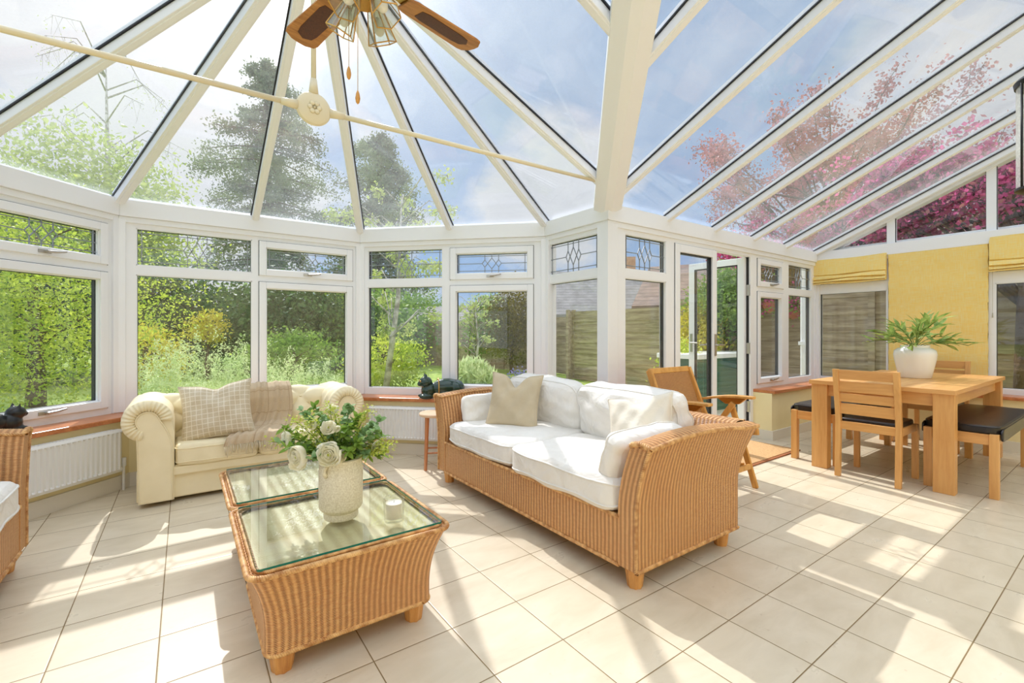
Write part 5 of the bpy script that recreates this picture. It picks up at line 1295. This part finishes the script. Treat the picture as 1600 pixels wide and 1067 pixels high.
def cards(name, p, leaf, m, parent, r, up=0, aspect=.55, droop=0):
    n = len(p); a = r.normal(size=(n, 3)); a[:, 2] += up; a /= np.linalg.norm(a, axis=1)[:, None]
    b = r.normal(size=(n, 3)); b = np.cross(a, b); b /= np.linalg.norm(b, axis=1)[:, None]
    L_ = leaf*(.6+.8*r.random((n, 1))); W_ = L_*aspect
    v = np.stack([p-a*L_/2, p+b*W_/2, p+a*L_/2, p-b*W_/2], 1).reshape(-1, 3)
    o3 = np.array(ORG[parent.name]) if parent else np.zeros(3)
    me = bpy.data.meshes.new(name); v = v-o3
    me.vertices.add(4*n); me.vertices.foreach_set('co', v.ravel().astype('f')); me.loops.add(4*n); me.loops.foreach_set('vertex_index', np.arange(4*n, dtype='i'))
    me.polygons.add(n); me.polygons.foreach_set('loop_start', np.arange(0, 4*n, 4, dtype='i')); me.polygons.foreach_set('loop_total', np.full(n, 4, 'i')); me.update(); me.materials.append(m)
    ob = bpy.data.objects.new(name, me); C.objects.link(ob); ob.parent = parent; ORG[ob.name] = tuple(o3); return ob
def trunk(parent, base, top, r0, r1, m='bark', branches=0, seed=0, spread=1.0):
    rg = random.Random(seed); mb = MB(); base, top = Vector(base), Vector(top)
    pts = [base.lerp(top, k/6)+Vector((rg.uniform(-1, 1), rg.uniform(-1, 1), 0))*.04*(k > 0)*(top-base).length*.3 for k in range(7)]; mb.tube(pts, [r0+(r1-r0)*k/6 for k in range(7)], 8)
    for k in range(branches):
        t = .3+.7*k/max(1, branches); p = base.lerp(top, t); a = rg.uniform(0, 2*PI); d = Vector((math.cos(a), math.sin(a), rg.uniform(.2, .8)))*spread*rg.uniform(.6, 1)
        mb.tube([p, p+d*.5+Vector((0, 0, .05)), p+d], [r1*1.2, r1*.7, r1*.3], 5)
    return mb.build('trunk', M[m], parent, smooth=True)
def tree(name, label, px, d, ztop, zbase, rad, m, n, leaf, grp=None, seed=0, bark='bark', clumps=80, depth=None, cat='tree', shell=.5, flat=.7):
    p = at(px, d, GZ); o = thing(name, label, cat, (p.x, p.y, GZ), grp); c = (p.x, p.y, (ztop+zbase)/2)
    trunk(o, (p.x, p.y, GZ), (p.x, p.y, ztop-(ztop-zbase)*.25), rad*.06+.02, .02, bark, 10, seed, rad*.8)
    leaves_mesh('crown', c, (rad, rad, (ztop-zbase)/2), n, leaf, m, o, clumps, seed=seed, shell=shell, flat=flat); return o
# big shrubs close to the left windows
tree('beech_shrub', 'bright yellow-green leafy shrub filling the left window', 55, 7.2, 3.6, .0, 1.9, L['yel'], 19000, .052, 'leafy shrubs by the left window', 1, clumps=160, cat='shrub', shell=.3)
tree('beech_shrub', 'yellow-green leafy shrub at the far left behind the armchair', -150, 6.0, 3.2, .0, 1.7, L['yel'], 22000, .055, 'leafy shrubs by the left window', 2, clumps=120, cat='shrub', shell=.3)
tree('broad_tree', 'tall light green tree above the left window', 60, 15, 8.2, .5, 3.0, L['spring'], 16000, .17, 'trees beyond the left windows', 3, clumps=150, shell=.2)
tree('broad_tree', 'rounded light green tree beside the tall conifer', 185, 16, 7.6, .5, 2.0, L['spring'], 11000, .16, 'trees beyond the left windows', 4, clumps=110, shell=.2)
tree('dark_hedge_tree', 'dark evergreen behind the yellow forsythia', 300, 17, 3.1, 0, 3.0, L['dark'], 14000, .15, 'dark evergreens along the garden end', 5, clumps=140, shell=.2)
tree('dark_hedge_tree', 'dark evergreen between the forsythia and the birch', 450, 16, 3.0, 0, 2.4, L['dark'], 12000, .15, 'dark evergreens along the garden end', 6, clumps=120, shell=.2)
tree('dark_hedge_tree', 'dark evergreen seen through the middle bay panes', 585, 18, 3.0, 0, 2.2, L['mid'], 10000, .16, 'dark evergreens along the garden end', 7, clumps=120, shell=.2)
tree('forsythia', 'golden flowering shrub in the middle of the dark hedge', 324, 13, 1.75, .85, .5, L['gold'], 2200, .07, None, 8, cat='shrub', clumps=50)
tree('low_shrub', 'mid green rounded shrub below the dark evergreens', 460, 11, 1.2, .0, 1.0, L['mid'], 5000, .08, 'green shrubs on the lawn', 9, cat='shrub')
tree('low_shrub', 'green shrub at the foot of the birch', 605, 10, 1.1, .0, .75, L['yel'], 4500, .07, 'green shrubs on the lawn', 10, cat='shrub')
tree('low_shrub', 'rusty green shrub beside the lavender bushes', 225, 9, 1.3, .0, .6, L['gold'], 2500, .07, None, 12, cat='shrub')
tree('dark_hedge_tree', 'dark evergreen behind the bright shrub in the left window', 60, 11.5, 3.8, .0, 2.0, L['dark'], 12000, .13, 'dark evergreens along the garden end', 13, clumps=120, shell=.2)
# tall open conifers beyond the roof
def conifer(label, px, d, ztop, zlow, rad, m, n, leaf, seed, ex):
    r = np.random.default_rng(seed); p = at(px, d, GZ); o = thing('tall_conifer', label, 'tree', (p.x, p.y, GZ), 'tall conifers beyond the bay'); trunk(o, (p.x, p.y, GZ), (p.x, p.y, ztop-.5), rad*.10, .05, 'bark', 0, seed)
    bz = []; P = []; rg = random.Random(seed); mb = MB(); nb = 95
    for k in range(nb):
        t = (k+.5)/nb; z_ = zlow+(ztop-zlow)*t; rr_ = rad*(1-t**ex)**.7*rg.uniform(.4, 1.1)+.3; a = rg.uniform(0, 2*PI)
        e_ = Vector((p.x+rr_*math.cos(a), p.y+rr_*math.sin(a), z_-rr_*.22)); s_ = Vector((p.x, p.y, z_)); mb.tube([s_, s_.lerp(e_, .5)+Vector((0, 0, .15)), e_], [.07, .04, .02], 4)
        q = r.random(n//nb)**.55; pts = np.array(s_)+(np.array(e_)-np.array(s_))*q[:, None]; pts += r.normal(size=pts.shape)*np.array([.28, .28, .30])*(.5+rr_/rad*.5); P.append(pts)
    mb.build('branches', M['bark'], o); cards('crown', np.concatenate(P), leaf, m, o, r)
conifer('tall grey-green conifer towering over the bay roof', 418, 30, 18.6, 5.5, 3.9, L['gry'], 46000, .17, 21, 4.5)
conifer('second conifer, shorter and greener, right of the tall one', 590, 28, 13.2, 4.0, 3.3, L['gry'], 34000, .16, 22, 2.6)
# bare birch twigs at upper left, birch in the bay
def twiggy(label, px, d, zt_, z0, rad, seed, m=None, n=0, lean=0, grp=None, droop=1.0):
    p = at(px, d, GZ); o = thing('birch_tree', label, 'tree', (p.x, p.y, GZ), grp); rg = random.Random(seed); mb = MB(); b0 = Vector((p.x, p.y, GZ)); tp = Vector((p.x+lean, p.y, zt_)); mb.tube([b0, b0.lerp(tp, .5)+Vector((.1, 0, 0)), tp], [rad*.05, rad*.035, .01], 8); ends = []
    for k in range(34):
        t = rg.uniform(.3, .95); s_ = b0.lerp(tp, t); a = rg.uniform(0, 2*PI); l_ = rad*rg.uniform(.4, 1.0); m1 = s_+Vector((math.cos(a)*l_*.5, math.sin(a)*l_*.5, l_*.45)); e_ = s_+Vector((math.cos(a)*l_, math.sin(a)*l_, l_*(.5-.3*droop))); mb.tube([s_, m1, e_], [rad*.012, rad*.007, .006], 4)
        for q in range(6):
            u = rg.uniform(.3, 1); s2 = m1.lerp(e_, u); e2 = s2+Vector((rg.uniform(-.3, .3), rg.uniform(-.3, .3), -rg.uniform(.2, .7)*droop))*rad*.35; mb.tube([s2, e2], [.006, .003], 3); ends.append((s2, e2))
    mb.build('trunk', M['birch'], o, smooth=True)
    if n:
        r = np.random.default_rng(seed); k = r.integers(0, len(ends), n); t = r.random((n, 1)); A_ = np.array([list(x[0]) for x in ends]); B_ = np.array([list(x[1]) for x in ends]); cards('crown', A_[k]*(1-t)+B_[k]*t+r.normal(size=(n, 3))*rad*.05, .07, m, o, r)
twiggy('bare drooping birch against the sky at upper left', 165, 20, 13.5, 2, 3.4, 31, L['spring'], 700, grp='birches in the garden')
twiggy('young birch with pale trunk in the middle of the lawn', 600, 8.6, 3.8, .3, 1.35, 32, L['spring'], 3600, lean=.35, grp='birches in the garden', droop=.5)
twiggy('slender young birch in front of the fence', 742, 12, 1.9, .3, .9, 33, L['spring'], 900, grp='birches in the garden', droop=.3)
# silvery bushes just outside the bay
for k, (px, d, w_, h_) in enumerate(((235, 6.4, .22, .52), (268, 6.2, .20, .62), (300, 6.3, .26, .74), (345, 6.2, .22, .60), (385, 6.3, .24, .70), (430, 6.3, .22, .50), (462, 6.4, .22, .44), (505, 6.6, .22, .46), (250, 5.9, .22, .42), (330, 5.8, .24, .5), (395, 5.9, .24, .48))):
    p = at(px, d, GZ); o = thing('silvery_bush', ['first', 'second', 'third', 'fourth', 'fifth', 'sixth', 'seventh', 'last'][k]+' from the left of the tall silvery bushes behind the cream sofa' if k < 8 else ['left', 'middle', 'right'][k-8]+' one of three short silvery bushes close outside the bay glass', 'shrub', (p.x, p.y, GZ), 'silvery bushes behind the cream sofa'); r = np.random.default_rng(50+k); n = 2200; st_ = 16
    bx0 = r.normal(size=(st_, 2))*w_*.7; hh = (h_*1.22+.14)*(.7+.4*r.random(st_)); kk = r.integers(0, st_, n); t = r.random(n)**.8
    P = np.stack([p.x+bx0[kk, 0]*(.6+.6*t), p.y+bx0[kk, 1]*(.6+.6*t), GZ+hh[kk]*t*1.25], 1)+r.normal(size=(n, 3))*.022; cards('leaves', P, .04, L['lav'], o, r, .8, .3)
def clump(name, label, px, d, w_, h_, m, n, leaf, seed, cat='plant', grp=None, up=1.5, aspect=.15):
    p = at(px, d, GZ); o = thing(name, label, cat, (p.x, p.y, GZ), grp); r = np.random.default_rng(seed); a = r.random(n)*2*PI; rr_ = w_*r.random(n)**.5; P = np.stack([p.x+rr_*np.cos(a), p.y+rr_*np.sin(a), GZ+h_*r.random(n)*(1-.5*(rr_/w_)**2)], 1); cards('leaves', P, leaf, m, o, r, up, aspect)
clump('grass_tuft', 'spiky pale grass tuft on the lawn through the right bay panes', 740, 9.5, .5, .8, L['lav'], 1500, .26, 61)
clump('bluebells', 'clump of blue flowers at the fence foot', 815, 10.5, .45, .55, L['blue'], 380, .06, 62, aspect=.6, up=0)
clump('flower_bed', 'low green border plants outside the right bay window', 770, 7.2, .9, .35, L['yel'], 3000, .08, 63, aspect=.5, up=.5)
clump('flower_bed', 'low green border plants below the middle bay panes', 640, 8.6, .9, .3, L['spring'], 2600, .08, 64, aspect=.5, up=.5)
clump('flower_bed', 'low green border plants outside the narrow side window', 905, 6.5, .6, .35, L['mid'], 2000, .07, 65, aspect=.5, up=.5)
clump('tall_meadow_grass', 'long lawn grass outside the middle bay panes', 620, 7.0, .7, .22, L['yel'], 1800, .12, 66, aspect=.15)
tree('golden_conifer', 'dense golden brown conifer in the right bay pane', 800, 15, 2.75, .2, .85, L['olive'], 9000, .08, None, 71, clumps=140, shell=.3)
tree('small_tree', 'small rounded tree left of the golden conifer', 760, 17, 2.5, .2, .7, L['mid'], 4000, .1, None, 72)
tree('ivy_bush', 'green climbing bush seen through the open door', 1135, 9.0, 2.55, 1.1, .62, L['mid'], 7000, .07, 'bushes outside the French doors', 73, cat='shrub', clumps=90, shell=.3)
tree('ivy_bush', 'yellow leafed bush seen through the shut door', 1090, 9.2, 1.75, .4, .42, L['gold'], 3500, .07, 'bushes outside the French doors', 74, cat='shrub')
tree('ivy_bush', 'low green bush beside the shut door pane', 1064, 8.2, 1.0, .0, .35, L['yel'], 3000, .06, 'bushes outside the French doors', 75, cat='shrub')
# fences: posts and overlapped boards
def fence(p0, p1, h_, label, n, horizontal=True, z0=GZ, grp='garden fence runs'):
    p0, p1 = Vector((*p0, z0)), Vector((*p1, z0)); o = thing('fence', label, 'fence', tuple((p0+p1)/2), grp); d = (p1-p0); L_ = d.length; d.normalize(); nn = Vector((-d.y, d.x, 0))
    for k in range(n+1):
        q = p0+d*L_*k/n; mb = MB(); mb.bar(q, q+Vector((0, 0, h_+.05)), .09, .09, up=tuple(nn)); mb.build('post', M['fence'], o)
    for k in range(n):
        a, b = p0+d*(L_*k/n+.04), p0+d*(L_*(k+1)/n-.04); mb = MB(); rows_ = int(h_/.14)
        for j in range(rows_):
            z_ = h_*(j+.5)/rows_; mb.bar(a+Vector((0, 0, z_))+nn*(.012*(j % 2)), b+Vector((0, 0, z_))+nn*(.012*(j % 2)), .02, h_/rows_*1.04, up=(0, 0, 1))
        mb.build('panel', M['fence'], o)
def xy(px, d): p = at(px, d, 0); return (p.x, p.y)
fence(xy(560, 21), xy(848, 15.5), 1.75, 'brown panel fence across the end of the garden', 6)
fence(xy(848, 15.5), xy(965, 12.5), 1.8, 'brown panel fence behind the narrow side window', 2)
fence((8.8, 9.6), (18, 9.6), 1.9, 'weathered board fence outside the French doors', 5)
fence((9.0, 6.4), (9.0, 9.6), 1.9, 'weathered board fence turning beside the terrace', 2)
fence((9.0, -3), (9.0, 6.4), 2.05, 'weathered board fence outside the dining windows', 5)
# neighbouring houses
def house(label, px, d, w_, dep, zw, zr_, wm, rm, yaw, wins=(), grp='neighbouring houses'):
    p = at(px, d, GZ); R = Matrix.Translation((p.x, p.y, GZ)) @ Matrix.Rotation(yaw, 4, 'Z'); o = thing('house', label, 'house', (p.x, p.y, GZ), grp)
    mb = MB(R); mb.box((-w_/2, -dep/2, 0), (w_/2, dep/2, zw)); mb.add([(s_*w_/2, y, z_) for s_ in (-1, 1) for y, z_ in ((-dep/2, zw), (dep/2, zw), (0, zr_))], [(0, 1, 2), (5, 4, 3)]); mb.build('wall', M[wm], o)
    mb = MB(R); ov = .3
    for s_ in (-1, 1):
        q = [(-w_/2-ov, s_*(dep/2+ov), zw-.1), (w_/2+ov, s_*(dep/2+ov), zw-.1), (w_/2+ov, 0, zr_+.08), (-w_/2-ov, 0, zr_+.08)]
        mb.add(q+[(x, y, z_+.12) for x, y, z_ in q], [(0, 1, 2, 3), (7, 6, 5, 4), (0, 4, 5, 1), (1, 5, 6, 2), (2, 6, 7, 3), (3, 7, 4, 0)])
    mb.build('roof', M[rm], o)
    for x, z_, ww, hh in wins:
        mb = MB(R); mb.box((x-ww/2, -dep/2-.05, z_-hh/2), (x+ww/2, -dep/2+.02, z_+hh/2)); f_ = mb.build('window', M['upvc'], o); mb = MB(R); mb.box((x-ww/2+.07, -dep/2-.06, z_-hh/2+.07), (x+ww/2-.07, -dep/2-.05, z_+hh/2-.07)); mb.build('pane', M['slate'], f_)
    mb = MB(R); mb.box((w_*.3, -.3, zr_-.3), (w_*.3+.6, .3, zr_+.9)); mb.build('chimney', M['brick'], o)
    return o
camyaw = -math.atan2(FW[0], FW[1])
house('bungalow with grey tiled roof beyond the side window', 905, 24, 7.5, 6, 2.1, 4.3, 'brick', 'slate', camyaw-.05, ((1.7, 1.5, 1.2, 1.0), (-2, 1.4, 1.4, 1.0)))
house('low house with pale roof beyond the garden fence', 690, 34, 9, 6, 1.6, 3.0, 'render', 'slate', camyaw+.1)
house('house with brown tiled roof beyond the French doors', 1118, 17, 4.2, 5.0, 2.2, 3.7, 'brick', 'brownroof', camyaw-.5, ((-1.5, 1.6, 1.0, 1.0),))
# timber lodge outside the gable with a brown tiled roof
ld = thing('timber_lodge', 'timber clad building with brown tiled roof outside the dining windows', 'building', (12, 1, GZ))
mb = MB()
for j in range(15): mb.bar((11.0, -6, GZ+.15+j*.16), (11.0, 5.2, GZ+.15+j*.16), .03, .165, up=(0, 0, 1))
mb.box((11.0, -6, GZ), (15, 5.2, 2.2)); mb.build('wall', M['fence'], ld)
mb = MB()
for j in range(12): mb.add([(10.7+j*.27, y, 2.2+j*.14+dz) for y, dz in ((-6.3, 0), (5.5, 0))]+[(10.7+(j+1)*.27, y, 2.15+(j+1)*.14) for y in (5.5, -6.3)]+[(10.7+j*.27, y, 2.12+j*.14) for y in (-6.3, 5.5)], [(0, 3, 2, 1), (4, 0, 1, 5)])
mb.build('roof', M['brownroof'], ld)
# pink blossom trees over the right-hand roof
def blossom(label, c, rad, n, m, seed, h_):
    o = thing('blossom_tree', label, 'tree', (c[0], c[1], GZ), 'pink blossom trees'); rg = random.Random(seed); mb = MB(); b0 = Vector((c[0], c[1], GZ)); tp = Vector(c); mb.tube([b0, b0.lerp(tp, .5), tp], [.14, .10, .05], 8); segs = []
    for k in range(46):
        a = rg.uniform(0, 2*PI); el = rg.uniform(-.2, 1.2); s_ = b0.lerp(tp, rg.uniform(.45, 1)); e_ = tp+Vector((math.cos(a)*math.cos(el)*rad[0], math.sin(a)*math.cos(el)*rad[1], math.sin(el)*rad[2]))*rg.uniform(.6, 1.05); m1 = s_.lerp(e_, .5)+Vector((0, 0, .2)); mb.tube([s_, m1, e_], [.035, .02, .008], 5)
        for q in range(6):
            u = rg.uniform(.2, 1); s2 = m1.lerp(e_, u); e2 = s2+Vector((rg.uniform(-1, 1), rg.uniform(-1, 1), rg.uniform(-.4, .8)))*min(.8, rad[1]*.16); mb.tube([s2, e2], [.01, .005], 3); segs.append((s2, e2))
    mb.build('trunk', M['bark'], o, smooth=True); r = np.random.default_rng(seed); k = r.integers(0, len(segs), n); t = r.random((n, 1)); A_ = np.array([list(x[0]) for x in segs]); B_ = np.array([list(x[1]) for x in segs]); P = A_[k]*(1-t)+B_[k]*t+r.normal(size=(n, 3))*.10
    cards('blossom', P, .062, m, o, r, 0, .8); k = r.integers(0, len(segs), n//3); t = r.random((n//3, 1)); cards('leaves', A_[k]*(1-t)+B_[k]*t+r.normal(size=(n//3, 3))*.16, .07, L['dusk'], o, r)
blossom('spreading pink blossom tree seen through the roof panes', (12.4, 4.4, 4.3), (3.9, 3.2, 2.4), 20000, L['dusk'], 81, 5)
blossom('deep pink blossom tree in front of the gable lights', (8.35, .9, 2.75), (.55, 2.7, 1.15), 13000, L['pink'], 82, 3)
blossom('pink blossom tree over the terrace fence', (10.8, 4.9, 2.9), (1.6, 1.6, 1.1), 6000, L['pink'], 83, 3)
# terrace things
def hb(px, d, z_, label):
    p = at(px, d, z_); o = thing('hanging_basket', label, 'hanging basket', tuple(p), 'hanging baskets on the terrace'); mb = MB(); mb.lathe([(.001, -.2), (.10, -.16), (.15, 0), (.001, 0)], 16, tuple(p)); mb.build('basket', M['terra'], o, smooth=True)
    r = np.random.default_rng(int(px)); cards('flowers', np.array(p)+r.normal(size=(260, 3))*.11+np.array([0, 0, .04]), .06, L['pink'], o, r, 0, .8); cards('leaves', np.array(p)+r.normal(size=(400, 3))*.12+np.array([0, 0, .06]), .07, L['mid'], o, r); mb = MB(); mb.tube([tuple(p), (p.x, p.y, p.z+.9)], .006, 5); mb.build('chain', M['black'], o)
hb(1203, 8.3, 1.72, 'terracotta hanging basket beyond the opening sash'); hb(1238, 8.2, 1.60, 'hanging basket of pink flowers beyond the end pane')
gb = thing('storage_box', 'dark green garden storage box with white lid outside the doors', 'storage box', (7.7, 4.6, GZ))
mb = MB(); mb.box((6.75, 4.3, GZ), (8.6, 5.0, .74)); 
for k in range(9): mb.box((6.74, 4.285, GZ+.06+k*.09), (8.61, 4.30, GZ+.11+k*.09))
mb.build('body', M['boxgreen'], gb); mb = MB(); mb.box((6.70, 4.24, .74), (8.66, 5.05, .82)); mb.build('lid', M['white_paint'], gb, bevel=.01)
dp = MB(); dp.tube([(7.06, 2.86, GZ), (7.06, 2.86, 2.15)], .038, 12); dp.box((6.99, 2.80, 1.0), (7.13, 2.9, 1.05)); dpo = dp.build('downpipe', M['upvc'], root=(7.06, 2.86, GZ), auto=40); tag(dpo, 'white rainwater downpipe outside the corner pane', 'downpipe')
# low trees and hedges closing the horizon
for k, (px, d, zt_, rad) in enumerate(((-500, 22, 7, 6), (-260, 20, 7, 4), (-80, 18, 6, 3.5), (380, 36, 4.6, 4), (520, 40, 4.4, 4), (650, 40, 4.5, 4), (780, 45, 5, 4), (1010, 34, 4.5, 4), (1300, 26, 6.0, 5))):
    tree('boundary_tree', ['green boundary tree far left of the bay', 'green boundary tree beyond the left windows', 'green boundary tree behind the tall shrubs', 'distant green tree below the tall conifer', 'distant green tree between the conifers', 'distant green tree beyond the low house', 'distant green tree over the far fence', 'distant green tree behind the bungalow', 'distant green tree behind the blossom'][k], px, d, zt_, 0, rad, L['mid'] if k % 2 else L['spring'], 7000, .24, 'boundary trees', 100+k, clumps=100, shell=.2)
